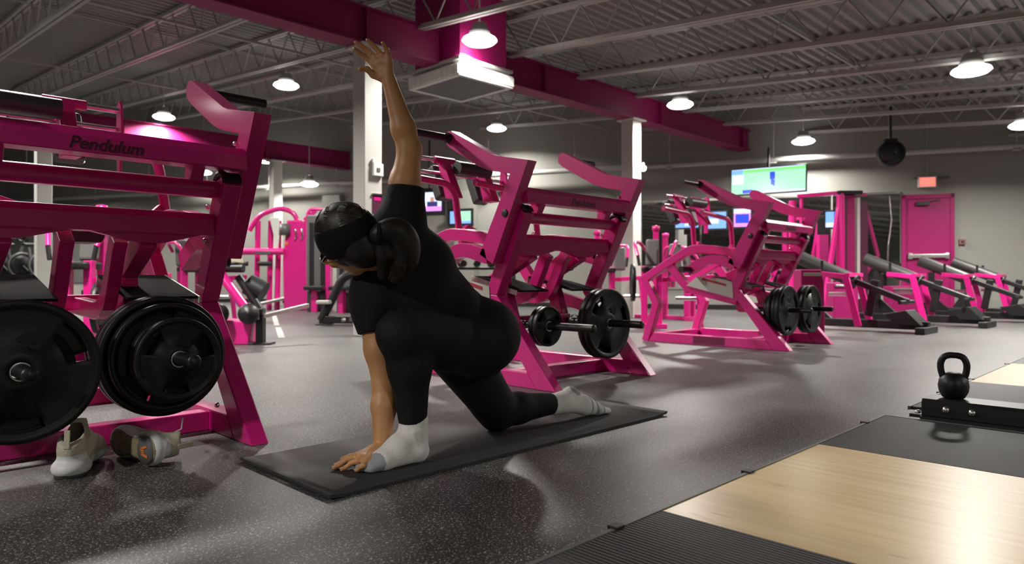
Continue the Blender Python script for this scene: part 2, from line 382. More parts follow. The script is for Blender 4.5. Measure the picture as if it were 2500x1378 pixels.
for i, (a, b, lab) in enumerate(((-1.62, -0.46, 'tall wall mirror beside the magenta door'), (-2.85, -1.66, 'tall wall mirror behind the cable tower'), (-4.08, -2.89, 'wall mirror below the green hanging television'), (-5.31, -4.12, 'wall mirror farthest left of the mirror row'))):
    t = onwall(thing('wall_mirror', lab, 'mirror', group='mirrors along the far wall'))
    MB().box(a, b, -0.025, -0.005, 0.45, 2.24).build('glass', 'mirror', t)
    MB().box(a, b, -0.03, -0.003, 2.24, 2.28).build('edge_strip', 'steel', t); MB().box(a, b, -0.03, -0.003, 0.41, 0.45).build('edge_strip', 'steel', t)
t = onwall(thing('ceiling_pipe', 'long pale pipe along the top of the far wall', 'pipe'))
MB().cyl((-28, -0.35, 2.96), (6, -0.35, 2.96), 0.055, 12).build('pipe', 'joist', t)
for s in range(-27, 6, 2): MB().cyl((s+0.3, -0.35, 3.0), (s+0.3, -0.35, 3.75), 0.012, 5).box(s+0.24, s+0.36, -0.42, -0.28, 2.885, 2.9).build('hanger', 'joist', t)
t = onwall(thing('ceiling_fan_unit', 'black round fan unit hung from the roof near the far pipe', 'fan'))
MB().lathe([(0.02, -0.14), (0.2, -0.12), (0.24, 0), (0.2, 0.12), (0.02, 0.14)], (-0.75, -0.9, 2.86), (0.3, -1, -0.25), 18).build('housing', 'black', t)
MB().cyl((-0.75, -0.9, 2.95), (-0.75, -0.9, 3.7), 0.02, 8).box(-0.85, -0.65, -0.98, -0.82, 3.05, 3.12).build('mount', 'black', t)
for r in (0.08, 0.14, 0.2): pass
MB().tube([Vector((-0.75, -0.9, 2.86))+Matrix.Rotation(0, 3, 'Z') @ Vector((0.21*math.cos(a), -0.13, 0.21*math.sin(a))) for a in [i*math.pi/9 for i in range(18)]], 0.012, 6, closed=True).build('guard_ring', 'black', t)
# pilasters on the far wall
for i, s in enumerate((-13.2, -9.6)):
    t = MB(); p = [WALL @ Vector(q) for q in ((s, -0.22, 0), (s+0.5, -0.22, 0), (s+0.5, 0, 0), (s, 0, 0), (s, -0.22, 2.7), (s+0.5, -0.22, 2.7), (s+0.5, 0, 2.7), (s, 0, 2.7))]
    struct(t.hexa(p).build('trim_%d' % (i+1), 'wall'), ('pale pilaster on the far wall behind the head', 'pale pilaster on the far wall under the news screen')[i], 'pilaster')

# ceiling duct box
t = thing('ceiling_duct', 'magenta ceiling duct with a white louvred outlet near the raised hand', 'duct', (5.68, 6.58, 3.0))
MB().box(-0.36, 0.40, -0.40, 0.46, 0.22, zdeck(6.6)-3.0+0.05).build('duct_box', 'pinkwall', t, 0.006)
MB().box(-0.42, 0.46, -0.46, 0.52, 0.19, 0.225).build('collar', 'joist', t, 0.004)
rim = MB()
for (x0, x1, y0, y1) in ((-0.42, 0.46, -0.46, -0.40), (-0.42, 0.46, 0.46, 0.52), (-0.42, -0.36, -0.40, 0.46), (0.40, 0.46, -0.40, 0.46)): rim.box(x0, x1, y0, y1, 0, 0.15)
rim.build('outlet_rim', 'white', t, 0.004)
for i in range(9):
    a = -0.40+i*0.097
    MB().box(a, a+0.09, -0.468, -0.46, 0.025, 0.13).build('louvre', 'white', t)
    if i < 9: MB().box(-0.428, -0.42, -0.44+i*0.1, -0.44+i*0.1+0.092, 0.025, 0.13).build('louvre', 'white', t)
MB().box(-0.36, 0.40, -0.40, 0.46, 0.01, 0.03).build('grille', 'greycab', t)

# lamps
LENS_R = 0.17
def lamp(u, v, z, label, power=1.0):
    t = thing('high_bay_lamp', label, 'lamp', (u, v, z), group='high bay lamps')
    MB().lathe([(0.02, 0.15), (0.08, 0.14), (0.10, 0.07), (0.12, 0.05), (0.13, 0.0), (0.12, -0.003)], (0, 0, 0), (0, 0, 1), 20).build('housing', 'joist', t)
    MB().lathe([(0.13, 0.0), (0.19, -0.03), (0.205, -0.055), (0.17, -0.085), (0.09, -0.105), (0.0, -0.11)], (0, 0, 0), (0, 0, 1), 20).build('lens', 'glow', t)
    MB().cyl((0, 0, 0.15), (0, 0, max(0.2, zdeck(v)-z-0.04)), 0.01, 6).build('stem', 'joist', t)
    L = bpy.data.lights.new('lamp_light', 'AREA'); L.shape = 'DISK'; L.size = 2*LENS_R; L.energy = LAMP_W*power; L.color = (1.0, 0.965, 0.90)
    L.spread = math.radians(155)
    lo = bpy.data.objects.new('lamp_light', L); C.objects.link(lo); lo.parent = t; lo.location = (0, 0, -0.135)
lamp(5.42, 5.95, 3.44, 'bright lamp hanging in front of the magenta duct')
lamp(5.50, 10.78, 3.88, 'lamp above and left of the pillar behind the raised hand', 0.75)
q = at(400, 280, 13.9); lamp(q.x, q.y, q.z, 'lamp just left of the nearest pink handle arm')
lamp(10.25, 10.71, 3.88, 'lamp between the duct and the right pillar, above the black grip', 0.75)
lamp(9.64, 5.89, 3.43, 'lamp above the right end of the magenta beam, left of centre right')
lamp(9.31, 1.91, 3.06, 'lamp highest at the right side of the view')
lamp(13.05, 5.35, 3.25, 'lamp above the green hanging television', 0.55)
lamp(13.0, 1.98, 3.02, 'lamp cut off by the right edge of the view', 0.7)
q = at(755, 445, 16.0); lamp(q.x, q.y, q.z, 'small far lamp left of the pillar above the hair', 0.4)
q = at(650, 388, 17.0); lamp(q.x, q.y, q.z, 'small far lamp touching the corner of the nearest pink machine', 0.4)
q = at(497, 417, 18.0); lamp(q.x, q.y, q.z, 'small far lamp seen under the top rail of the nearest pink machine', 0.4)
q = at(182, 388, 16.5); lamp(q.x, q.y, q.z, 'small far lamp seen just below the dark rail lettering', 0.4)
q = at(65, 412, 18.0); lamp(q.x, q.y, q.z, 'small far lamp at far left between the pink rails', 0.4)
for (u, v, pw) in ((1.1, 5.95, 1), (1.1, 10.75, 0.7), (-3.2, 8.0, 1), (5.4, -3.6, 0.7), (0.6, -3.4, 0.55), (9.5, -3.0, 1), (14.0, -2.6, 1), (-3.2, 2.0, 1), (-3.2, 14, 1), (1.1, 16, 1)):  # unseen lamps; dimmed ones near the camera are added fill for wood and socks
    lamp(u, v, zdeck(v)-0.62, 'unseen lamp outside the view on the same roof joists', pw)

# ---------------------------------------------------------------- lifting platforms, mat
def platform(u0, w0, w1, u1, v1, label, name='lifting_platform', zt=0.012):
    t = thing(name, label, 'platform', (u0, v1, 0))
    L = 2.44
    MB().box(0, w0-u0, -L, 0, 0.0005, zt).build('rubber_panel', 'ribrubber', t, 0.002)
    MB().box(w1-u0, u1-u0, -L, 0, 0.0005, zt).build('rubber_panel', 'ribrubber', t, 0.002)
    MB().box(w0-u0+0.001, w1-u0-0.001, -L, 0, 0.0005, zt-0.001).build('wood_panel', 'wood', t)
    e = MB().box(-0.01, u1-u0+0.01, 0.0, 0.014, 0.0005, zt+0.002).box(u1-u0, u1-u0+0.012, -L, 0.0, 0.0005, zt+0.002).build('edge_trim', 'padgrey', t, 0.001)
    for a in (0.55, 1.26, 2.35):
        if a < u1-u0: MB().box(a, a+0.035, -0.004, 0.026, 0.0005, zt+0.006).build('trim_clip', 'black', t, 0.002)
    return t
platform(0.86, 1.62, 2.69, 3.46, 1.045, 'nearest lifting platform with a pale wood centre at lower right')
platform(3.80, 4.97, 6.25, 7.2, 1.03, 'second lifting platform beyond the kettlebell at the right edge')
# black rack foot beam with bolts
t = thing('rack_base_beam', 'low black steel rack beam with round bolts under the kettlebell', 'rack', (3.58, 0.93, 0))
MB().prism([(0, 0.012), (0, 0.075), (0.012, 0.09), (0.17, 0.09), (0.19, 0.075), (0.19, 0.012)], -1.6, 0, axes='XZ').build('beam', 'black', t, 0.003)
MB().box(-0.02, 0.2, -1.6, 0.0, 0.0, 0.012).build('rubber_strip', 'rubber', t)
MB().box(0.02, 0.13, 0.0, 0.055, 0.0, 0.012).build('foot_plate', 'black', t, 0.002)
MB().lathe([(0.013, 0), (0.013, 0.006), (0.008, 0.012), (0, 0.013)], (0.07, 0.032, 0.012), (0, 0, 1), 10).build('bolt', 'steel', t)
for y in (-0.10, -0.20): MB().lathe([(0.016, 0), (0.016, 0.006), (0.011, 0.013), (0, 0.015)], (0, y, 0.05), (-1, 0, 0), 12).build('bolt', 'steel', t)
# kettlebell
t = thing('kettlebell', 'black iron kettlebell standing on the low rack beam', 'kettlebell', (3.685, 0.825, 0.09))
MB().lathe([(0.0, 0), (0.035, 0.0), (0.045, 0.006), (0.058, 0.03), (0.0625, 0.058), (0.058, 0.086), (0.042, 0.11), (0.02, 0.12), (0, 0.121)], (0, 0, 0), (0, 0, 1), 24).build('bell', 'iron', t)
hd = [(0.0, 0.038, 0.085), (0.0, 0.050, 0.125), (0.0, 0.052, 0.16), (0.0, 0.040, 0.188), (0.0, 0.018, 0.198), (0, -0.018, 0.198), (0, -0.040, 0.188), (0, -0.052, 0.16), (0, -0.050, 0.125), (0, -0.038, 0.085)]
hd = [Matrix.Rotation(math.radians(12), 3, 'Z') @ Vector(p) for p in hd]
MB().tube(fillet(hd, 0.02, 4), 0.0145, 12).build('handle', 'iron', t)
# exercise mat
t = thing('exercise_mat', 'thin dark grey exercise mat under the kneeling person', 'mat', (1.045, 1.785, 0))
mt = MB(); n = 40; prof = []
for i in range(n+1):
    x = i/n*1.765; lift = 0.010*max(0, (x-1.66)/0.105)**2+0.006*max(0, (0.07-x)/0.07)**2
    prof.append((x, lift))
top = [(x, z+0.0105) for x, z in prof]; bot = [(x, z+0.0008) for x, z in prof]
for a, b, c, dd in zip(top, top[1:], bot, bot[1:]):
    mt.prism([c, dd, b, a], 0, 0.60, axes='XZ')
pad = MB(); b = 0
N = len(top)
for y in (0, 0.60):
    for x, z in top: pad.v.append((x, y, z))
    for x, z in bot: pad.v.append((x, y, z))
for i in range(N-1):
    pad.face((i, i+1, 2*N+i+1, 2*N+i), True); pad.face((N+i, 3*N+i, 3*N+i+1, N+i+1), True)
    pad.face((i, N+i, N+i+1, i+1)); pad.face((2*N+i, 2*N+i+1, 3*N+i+1, 3*N+i))
pad.face((0, 2*N, 3*N, N)); pad.face((N-1, 2*N-1, 4*N-1, 3*N-1))
pad.build('mat_sheet', 'mat', t)

# ---------------------------------------------------------------- weight plates
def plate_mesh(R, T, holes=True, txt=None):
    """disc about the Y axis, front face at -T/2"""
    mb = MB(); na = 72
    rr = [0.026, 0.030, 0.058*R/0.225+0.004, 0.066*R/0.225+0.004, 0.152/0.225*R, 0.192/0.225*R, 0.196/0.225*R, 0.204/0.225*R, 0.222/0.225*R, R]
    dz = [T*0.42, T*0.5, T*0.5, T*0.30, T*0.30, T*0.30, T*0.30, T*0.5, T*0.5, T*0.40]
    def hole(j): return holes and (j % (na//3)) < na//8
    for sgn in (-1, 1):
        base = len(mb.v)
        for r, h in zip(rr, dz):
            for j in range(na):
                a = 2*math.pi*j/na+0.35; mb.v.append((r*math.cos(a), sgn*h, r*math.sin(a)))
        for i in range(len(rr)-1):
            for j in range(na):
                if i == 4 and hole(j): continue
                q = [base+i*na+j, base+i*na+(j+1) % na, base+(i+1)*na+(j+1) % na, base+(i+1)*na+j]
                mb.face(q if sgn < 0 else q[::-1], True)
    half = len(rr)*na
    for j in range(na):
        j2 = (j+1) % na; i = len(rr)-1
        mb.face((i*na+j, i*na+j2, half+i*na+j2, half+i*na+j), True)
        mb.face((j, half+j, half+j2, j2), True)
        if hole(j):
            mb.face((4*na+j, half+4*na+j, half+4*na+j2, 4*na+j2)); mb.face((5*na+j, 5*na+j2, half+5*na+j2, half+5*na+j))
            if not hole(j-1): mb.face((4*na+j, 5*na+j, half+5*na+j, half+4*na+j))
            if not hole(j+1): mb.face((4*na+j2, half+4*na+j2, half+5*na+j2, 5*na+j2))
    return mb
PL = {}
def weight_plate(kind, loc, label, group, tilt=0.0, roll=0.0, rz=0.0):
    R, T, txt = {'45': (0.225, 0.042, '45'), '35': (0.20, 0.038, '35'), '25': (0.148, 0.036, '25'), '10': (0.122, 0.03, None)}[kind]
    t = thing('weight_plate', label, 'weight plate', loc, 0, group)
    t.rotation_euler = (tilt, roll, rz)
    if kind not in PL:
        o = plate_mesh(R, T).build('disc', 'iron', t); o.data.materials[0] = M['iron']
        ring = MB().lathe([(0.0255, -T*0.51), (0.0285, -T*0.515), (0.030, -T*0.5)], (0, 0, 0), (0, 1, 0), 24).build('hub_ring', 'steel', t)
        cs = [o, ring]
        if txt: cs.append(lettering('weight_number', txt, R*0.30, 'iron', t, frame((1, 0, 0), (0, 0, 1), (0, -1, 0), (0.0, -T*0.30, R*0.44)), 0.003, 0, 0.004))
        PL[kind] = cs
    else:
        for o in PL[kind]:
            c = o.copy(); C.objects.link(c); c.parent = t
    return t

# ---------------------------------------------------------------- the pink pendulum machines
WM = 1.01; ROWV = 2.575
BM = {}
def bolt(parent, p, axis, r=0.011):
    k = (tuple(axis), r)
    if k not in BM: o = MB().lathe([(r, 0), (r, 0.008), (r*0.6, 0.014), (0, 0.015)], (0, 0, 0), axis, 8).build('bolt', 'chrome', parent); BM[k] = o.data
    else: o = bpy.data.objects.new('bolt', BM[k]); C.objects.link(o); o.parent = parent
    o.location = p
def make_pendulum():
    t = thing('pendulum_machine', '', 'gym machine')
    for side in (0, 1):
        x0, x1 = (0, 0.075) if side == 0 else (WM-0.075, WM)
        f = MB()
        f.prism([(0, 0), (0.15, 0), (0.225, 0.092), (0.575, 0.545), (0.475, 0.537)], x0, x1)
        f.prism([(0.475, 0.537), (0.575, 0.545), (0.36, 1.00), (0.335, 1.045), (0.28, 1.055), (0.235, 1.02)], x0, x1)
        f.prism([(0.15, 0), (1.46, 0), (1.40, 0.092), (0.225, 0.092)], x0, x1)
        f.strip([(1.505, 0.0), (1.375, 0.385), (1.52, 0.635)]+[tuple(q)[:2] for q in fillet([(1.52, 0.635, 0), (0.98, 0.935, 0), (0.76, 0.915, 0)], 0.12)][1:]+[(0.40, 0.86)], 0.078, x0, x1)
        fr = f.build('side_frame', 'pink', t, 0.006)
        MB().strip([(1.22, 0.76)]+[tuple(q)[:2] for q in fillet([(1.18, 0.72, 0), (1.03, 0.545, 0), (0.5, 0.43, 0)], 0.1)], 0.08, x0+0.005, x1-0.005).build('side_bar', 'pink', t, 0.005)
        for a in ((0.40, 0.94), (0.43, 0.80), (0.30, 0.12), (0.52, 0.05)): bolt(fr, (x1 if side == 0 else x0, a[0], a[1]), (1 if side == 0 else -1, 0, 0))
        b = MB(); b.tube([(x0+0.006, 0.29+0.052*math.cos(a), 1.02+0.05*math.sin(a)) for a in [math.radians(q) for q in range(20, 165, 24)]], 0.016, 6)
        b.prism([(0.29+0.06*math.cos(math.radians(q)), 1.022+0.055*math.sin(math.radians(q))) for q in range(10, 171, 16)], x0+0.004, x1-0.004).build('bumper', 'rubber', fr, 0.003)
        # swinging lever outside the frame
        y0, y1 = (-0.078, -0.004) if side == 0 else (WM+0.004, WM+0.078)
        l = MB()
        l.prism([(0.14, 1.31), (0.285, 1.245), (0.545, 0.785), (0.43, 0.725)], y0, y1)
        l.prism([(0.14, 1.31), (0.285, 1.245), (0.46, 1.285), (0.55, 1.318), (0.83, 1.472), (0.868, 1.505), (0.872, 1.545), (0.845, 1.575), (0.81, 1.572), (0.45, 1.385), (0.40, 1.366)], y0, y1)
        l.strip([(0.49, 0.775)]+[tuple(q)[:2] for q in fillet([(0.5, 0.772, 0), (0.75, 0.835, 0), (0.955, 0.715, 0)], 0.16, 7)], 0.085, y0, y1)
        lv = l.build('lever_arm', 'pink', t, 0.005)
        s = -1 if side == 0 else 1; xe = y0 if side == 0 else y1
        gx = xe
        MB().cyl((gx, 0.835, 1.53), (gx+s*0.30, 0.835, 1.53), 0.024, 16).lathe([(0.034, 0), (0.034, 0.02), (0.026, 0.024)], (gx, 0.835, 1.53), (s, 0, 0), 16).build('hand_grip', 'rubber', lv)
        MB().cyl((gx, 0.94, 0.725), (gx+s*0.16, 0.94, 0.725), 0.028, 16).build('foot_grip', 'rubber', lv)
        MB().lathe([(0.024, 0), (0.024, 0.004), (0.018, 0.006), (0, 0.006)], (xe, 0.325, 1.02), (s, 0, 0), 18).build('pivot_cap', 'black', lv)
        xi = y1 if side == 0 else y0
        for a in ((0.31, 1.205), (0.36, 1.16), (0.30, 1.06)): bolt(lv, (xi, a[0], a[1]), (-s, 0, 0), 0.010)
    tr = MB().prism([(0.205, 1.082), (0.205, 1.140), (0.228, 1.172), (0.30, 1.172), (0.31, 1.16), (0.31, 1.082)], -0.004, WM+0.004).build('top_rail', 'pink', t, 0.004)
    MB().prism([(0.2043, 1.088), (0.2043, 1.090), (0.205, 1.090), (0.205, 1.088)], 0.3, 0.31)
    MB().cyl((0.075, 0.32, 1.005), (WM-0.075, 0.32, 1.005), 0.036, 20).build('pivot_tube', 'pink', t)
    for x in (0.16, 0.82): MB().prism([(0.30, 1.02), (0.36, 1.02), (0.345, 1.09), (0.26, 1.09)], x, x+0.05).build('rail_strut', 'pink', t, 0.003)
    MB().prism([(0.335, 0.818), (0.335, 0.882), (0.352, 0.908), (0.42, 0.908), (0.43, 0.89), (0.43, 0.818)], 0.075, WM-0.075).build('lower_rail', 'pink', t, 0.004)
    for x in (0.215, 0.69):
        MB().prism([(-0.21, 0.0), (-0.05, -0.04), (0.05, -0.04), (0.21, 0)], 0.36, 0.40, axes='XZ').build('gusset', 'pink', t).location = (x, 0, 0.82)
        a = MB().strip([(0.38, 0.80), (0.655, 0.665), (0.545, 0.34)], 0.088, x-0.032, x+0.032).build('pendulum_arm', 'pink', t, 0.005)
        h = MB().cyl((x, 0.52, 0.352), (x, -0.10, 0.352), 0.0235, 18).lathe([(0.045, 0), (0.045, 0.015)], (x, 0.45, 0.352), (0, -1, 0), 18).build('weight_horn', 'black', a)
        MB().lathe([(0.0235, 0), (0.020, 0.006), (0, 0.008)], (x, -0.10, 0.352), (0, -1, 0), 18).build('horn_cap', 'black', a)
    MB().box(0.19, 0.72, 0.50, 0.58, 0.32, 0.40).build('horn_crossbar', 'pink', t, 0.006)
    for x in (0.40, 0.58):
        MB().strip([(0.44, 0.80)]+[tuple(q)[:2] for q in fillet([(0.47, 0.76, 0), (0.60, 0.50, 0), (1.08, 0.52, 0)], 0.12)], 0.075, x, x+0.05).build('support_arm', 'pink', t, 0.005)
    MB().bar((0.08, 1.05, 0.53), (WM-0.08, 1.05, 0.53), 0.07, 0.07).build('rear_crossbar', 'pink', t, 0.005)
    for x0, x1 in ((0.10, 0.40), (0.62, 0.90)):
        fp = MB(); R = Matrix.Rotation(math.atan2(0.085, 0.38), 3, 'X')
        e = x1 if x0 > 0.5 else x0
        fp.obox((e, 0.61, 0.596), (0.008, 0.42, 0.03), R); fp.obox(((x0+x1)/2, 0.815, 0.625), (x1-x0, 0.01, 0.05), R)
        fo = MB().obox(((x0+x1)/2, 0.61, 0.605), (x1-x0-0.01, 0.41, 0.012), R).build('foot_plate', 'grip', t, 0.002)
        fp.build('plate_lip', 'plate', fo, 0.002)
    dp = MB().prism([(0.53, 0.455), (1.02, 0.57), (0.90, 0.66), (0.54, 0.59)], 0.078, 0.084).build('instruction_plate', 'plate', t)
    MB().prism([(0.60, 0.565), (0.86, 0.625), (0.84, 0.645), (0.60, 0.588)], 0.0765, 0.0782).build('red_stripe', 'red', dp)
    dp.location.x = -0.082; 
    for y in (0.40, 1.42): MB().box(0.075, WM-0.075, y, y+0.08, 0.0, 0.08).build('base_crossbar', 'pink', t, 0.005)
    MB().prism([(0.62, 0.012), (0.95, 0.012), (0.95, 0.082), (0.62, 0.082)], -0.0015, 0.0005).build('base_decal', 'decalpink', t)
    # shoulder rest behind
    g = MB().cyl((0.02, 1.27, 1.475), (0.84, 1.27, 1.475), 0.016, 12).cyl((0.02, 1.29, 1.385), (0.84, 1.29, 1.385), 0.013, 12).build('guide_bar', 'chrome', t)
    MB().prism([(1.235, 1.36), (1.32, 1.33), (1.31, 1.50), (1.275, 1.53), (1.245, 1.50)], 0.835, 0.847).build('end_plate', 'pink', t, 0.003)
    MB().prism([(1.26, 1.13), (1.31, 1.13), (1.31, 1.36), (1.26, 1.36)], 0.836, 0.846).build('end_strut', 'pink', t, 0.002)
    for x in (0.24, 0.60):
        a = MB().cyl((x-0.09, 1.27, 1.475), (x+0.09, 1.27, 1.475), 0.025, 14)
        a.prism([(1.24, 1.47), (1.30, 1.47), (1.21, 1.20), (1.10, 1.20)], x-0.035, x+0.035)
        tb = a.build('tee_bracket', 'pink', t, 0.003)
        R = Matrix.Rotation(math.radians(-24), 3, 'X')
        MB().obox((x+0.03, 1.345, 1.325), (0.13, 0.085, 0.26), R).build('shoulder_pad', 'pad', t, 0.018, 3)
    MB().cyl((0.26, 1.15, 1.415), (0.56, 1.15, 1.415), 0.047, 20).build('neck_roller', 'pad', t, 0.01)
    for pts in ([(0.20, 1.05, 0.92), (0.15, 1.05, 1.275), (-0.36, 1.05, 1.30)], [(0.99, 1.05, 0.90), (0.94, 1.05, 1.27), (0.34, 1.05, 1.31)]):
        MB().tube(fillet(pts, 0.12, 7), 0.024, 12).build('yoke_tube', 'pink', t)
    MB().prism([(0.20, 0.95), (0.26, 1.01), (0.45, 0.945), (0.72, 0.925), (0.90, 0.95), (0.95, 1.0), (0.98, 0.9), (0.20, 0.88)], 1.03, 1.07, axes='XZ').build('yoke_plate', 'pink', t, 0.003)
    MB().prism([(0.50, 0.90), (0.72, 0.90), (0.68, 0.80), (0.55, 0.80)], 0.95, 1.15, axes='XZ').build('seat_pad', 'rubber', t, 0.01)
    return t, tr
pm, tr = make_pendulum()
lettering('brand_lettering', 'Pendulum', 0.060, 'decal', tr, frame((1, 0, 0), (0, 0, 1), (0, -1, 0), (0.50, 0.2047, 1.112)), 0.0008, 0.28, 0.0012)
pm2 = copy_tree(pm); pm3 = copy_tree(pm)
pm.location = (0.235, ROWV, 0); pm['label'] = 'nearest pink pendulum machine at left with large black plates'
pm2.location = (2.92, ROWV, 0); pm2['label'] = 'pink pendulum machine right behind the kneeling person'
pm3.location = (6.0, ROWV, 0); pm3['label'] = 'farthest pink pendulum machine, in front of the black row benches'
for o in (pm, pm2, pm3): o['group'] = 'pink pendulum machines in a row'
g = 'plates on the pendulum machines'
def horn(machine_u, side, d, h=0.352): return (machine_u+(0.215, 0.69)[side], ROWV+d, h-0.003)
weight_plate('45', horn(0.235, 0, 0.05), 'large black 45 plate at the left edge of the view', g, 0, 0.25)
weight_plate('45', horn(0.235, 0, 0.09), 'black plate hidden behind the 45 plate at the left edge', g, 0, 0.9)
weight_plate('45', horn(0.235, 1, 0.255), 'rearmost big black plate of the right stack on the nearest machine', g, 0, 0.15)
weight_plate('45', horn(0.235, 1, 0.205), 'second big black plate of the right stack on the nearest machine', g, 0, 0.2)
weight_plate('35', horn(0.235, 1, 0.155), 'middle-sized black plate inside the right stack on the nearest machine', g, 0, 1.0)
weight_plate('25', horn(0.235, 1, 0.055), 'small black 25 plate in front of the big stack', g, 0, 0.3)
weight_plate('25', horn(0.235, 1, 0.10), 'small black plate just behind the 25 plate', g, 0, 0.9)
weight_plate('10', horn(2.92, 0, 0.255), 'small black plate nearest the bent hip of the person', g, 0, 0.4)
weight_plate('10', horn(2.92, 0, 0.29), 'small black plate tucked behind the one near the hip', g, 0, 0.9)
weight_plate('45', horn(2.92, 1, 0.165), 'large front plate on the machine behind the person', g, 0, 0.5)
weight_plate('45', horn(2.92, 1, 0.212), 'large rear plate on the machine behind the person', g, 0, 1.2)
weight_plate('45', horn(6.0, 0, 0.12), 'front left plate on the farthest pendulum machine', g, 0, 0.3)
weight_plate('35', horn(6.0, 0, 0.165), 'second left plate on the farthest pendulum machine', g, 0, 0.6)
weight_plate('35', horn(6.0, 0, 0.21), 'third left plate on the farthest pendulum machine', g, 0, 1.4)
weight_plate('25', horn(6.0, 0, 0.26), 'rear left plate on the farthest pendulum machine', g, 0, 1.4)
weight_plate('45', horn(6.0, 1, 0.10), 'front right plate on the farthest pendulum machine', g, 0, 0.8)
weight_plate('45', horn(6.0, 1, 0.145), 'rear right plate on the farthest pendulum machine', g, 0, 0.1)

# ---------------------------------------------------------------- the person (smooth-blended volumes turned into one surface each)
class Field:
    def __init__(s, lo, hi, h):
        s.lo = np.array(lo, float); s.h = h; s.n = (np.ceil((np.array(hi)-s.lo)/h)+1).astype(int)
        s.A = np.full(s.n, 0.5, np.float32)
    def _sl(s, lo, hi):
        a = np.maximum(np.floor((np.array(lo)-s.lo)/s.h).astype(int), 0); b = np.minimum(np.ceil((np.array(hi)-s.lo)/s.h).astype(int)+1, s.n)
        g = [(s.lo[i]+s.h*np.arange(a[i], b[i])).astype(np.float32) for i in range(3)]
        return (slice(a[0], b[0]), slice(a[1], b[1]), slice(a[2], b[2])), g[0][:, None, None], g[1][None, :, None], g[2][None, None, :]
    def _mix(s, sl, d, k):
        a = s.A[sl]
        if a.size == 0: return
        if k > 0:
            m = np.maximum(k-np.abs(a-d), 0)/k; s.A[sl] = np.minimum(a, d)-m*m*k*0.25
        else: s.A[sl] = np.minimum(a, d)
    def cone(s, a, b, ra, rb, k=0.03):
        a = np.array(a, float); b = np.array(b, float); pad = max(ra, rb)+k+3*s.h
        sl, X, Y, Z = s._sl(np.minimum(a, b)-pad, np.maximum(a, b)+pad)
        ab = b-a; L = float(ab @ ab) or 1e-9
        t = np.clip(((X-a[0])*ab[0]+(Y-a[1])*ab[1]+(Z-a[2])*ab[2])/L, 0, 1)
        d = np.sqrt((X-a[0]-t*ab[0])**2+(Y-a[1]-t*ab[1])**2+(Z-a[2]-t*ab[2])**2)-(ra+(rb-ra)*t)
        s._mix(sl, d.astype(np.float32), k); return s
    def chain(s, pts, rs, k=0.02):
        for a, b, ra, rb in zip(pts, pts[1:], rs, rs[1:]): s.cone(a, b, ra, rb, k)
        return s
    def ell(s, c, r, axes, k=0.02, cut=None):
        c = np.array(c, float); pad = max(r)+k+3*s.h
        sl, X, Y, Z = s._sl(c-pad, c+pad); P = []
        for ax in axes: P.append((X-c[0])*ax[0]+(Y-c[1])*ax[1]+(Z-c[2])*ax[2])
        k0 = np.sqrt(sum((p/q)**2 for p, q in zip(P, r))); k1 = np.sqrt(sum((p/(q*q))**2 for p, q in zip(P, r)))+1e-6
        d = k0*(k0-1)/k1
        if cut: d = np.maximum(d, cut(P))
        s._mix(sl, d.astype(np.float32), k); return s
    def mesh(s):
        A = s.A; S = A < 0; n = A.shape
        cnt = np.zeros([q-1 for q in n], np.int8)
        for i in (0, 1):
            for j in (0, 1):
                for k in (0, 1): cnt += S[i:n[0]-1+i, j:n[1]-1+j, k:n[2]-1+k]
        cell = (cnt > 0) & (cnt < 8); ids = np.argwhere(cell); num = np.full(cell.shape, -1, np.int32); num[cell] = np.arange(len(ids))
        pos = np.zeros((len(ids), 3)); w = np.zeros(len(ids))
        off = [(i, j, k) for i in (0, 1) for j in (0, 1) for k in (0, 1)]
        for p in off:
            for q in off:
                if sum(q)-sum(p) == 1 and all(b >= a for a, b in zip(p, q)):
                    va = A[tuple((ids+p).T)]; vb = A[tuple((ids+q).T)]; m = (va < 0) != (vb < 0)
                    t = np.where(m, va/np.where(va == vb, 1, va-vb), 0)[:, None]
                    pos += np.where(m[:, None], np.array(p)+t*(np.array(q)-np.array(p)), 0); w += m
        V = s.lo+(ids+pos/w[:, None])*s.h; F = []
        for ax in range(3):
            b, c = (ax+1) % 3, (ax+2) % 3
            s0 = [slice(None)]*3; s1 = [slice(None)]*3; s0[ax] = slice(0, -1); s1[ax] = slice(1, None)
            ch = S[tuple(s0)] != S[tuple(s1)]; e = np.argwhere(ch)
            e = e[(e[:, b] > 0) & (e[:, c] > 0) & (e[:, b] < n[b]-1) & (e[:, c] < n[c]-1)]
            ins = S[tuple(e.T)]
            def at_(db, dc):
                q = e.copy(); q[:, b] -= db; q[:, c] -= dc; return num[tuple(q.T)]
            Q = np.stack([at_(1, 1), at_(0, 1), at_(0, 0), at_(1, 0)], 1); Q[~ins] = Q[~ins][:, ::-1]; F.append(Q)
        return V, np.concatenate(F)
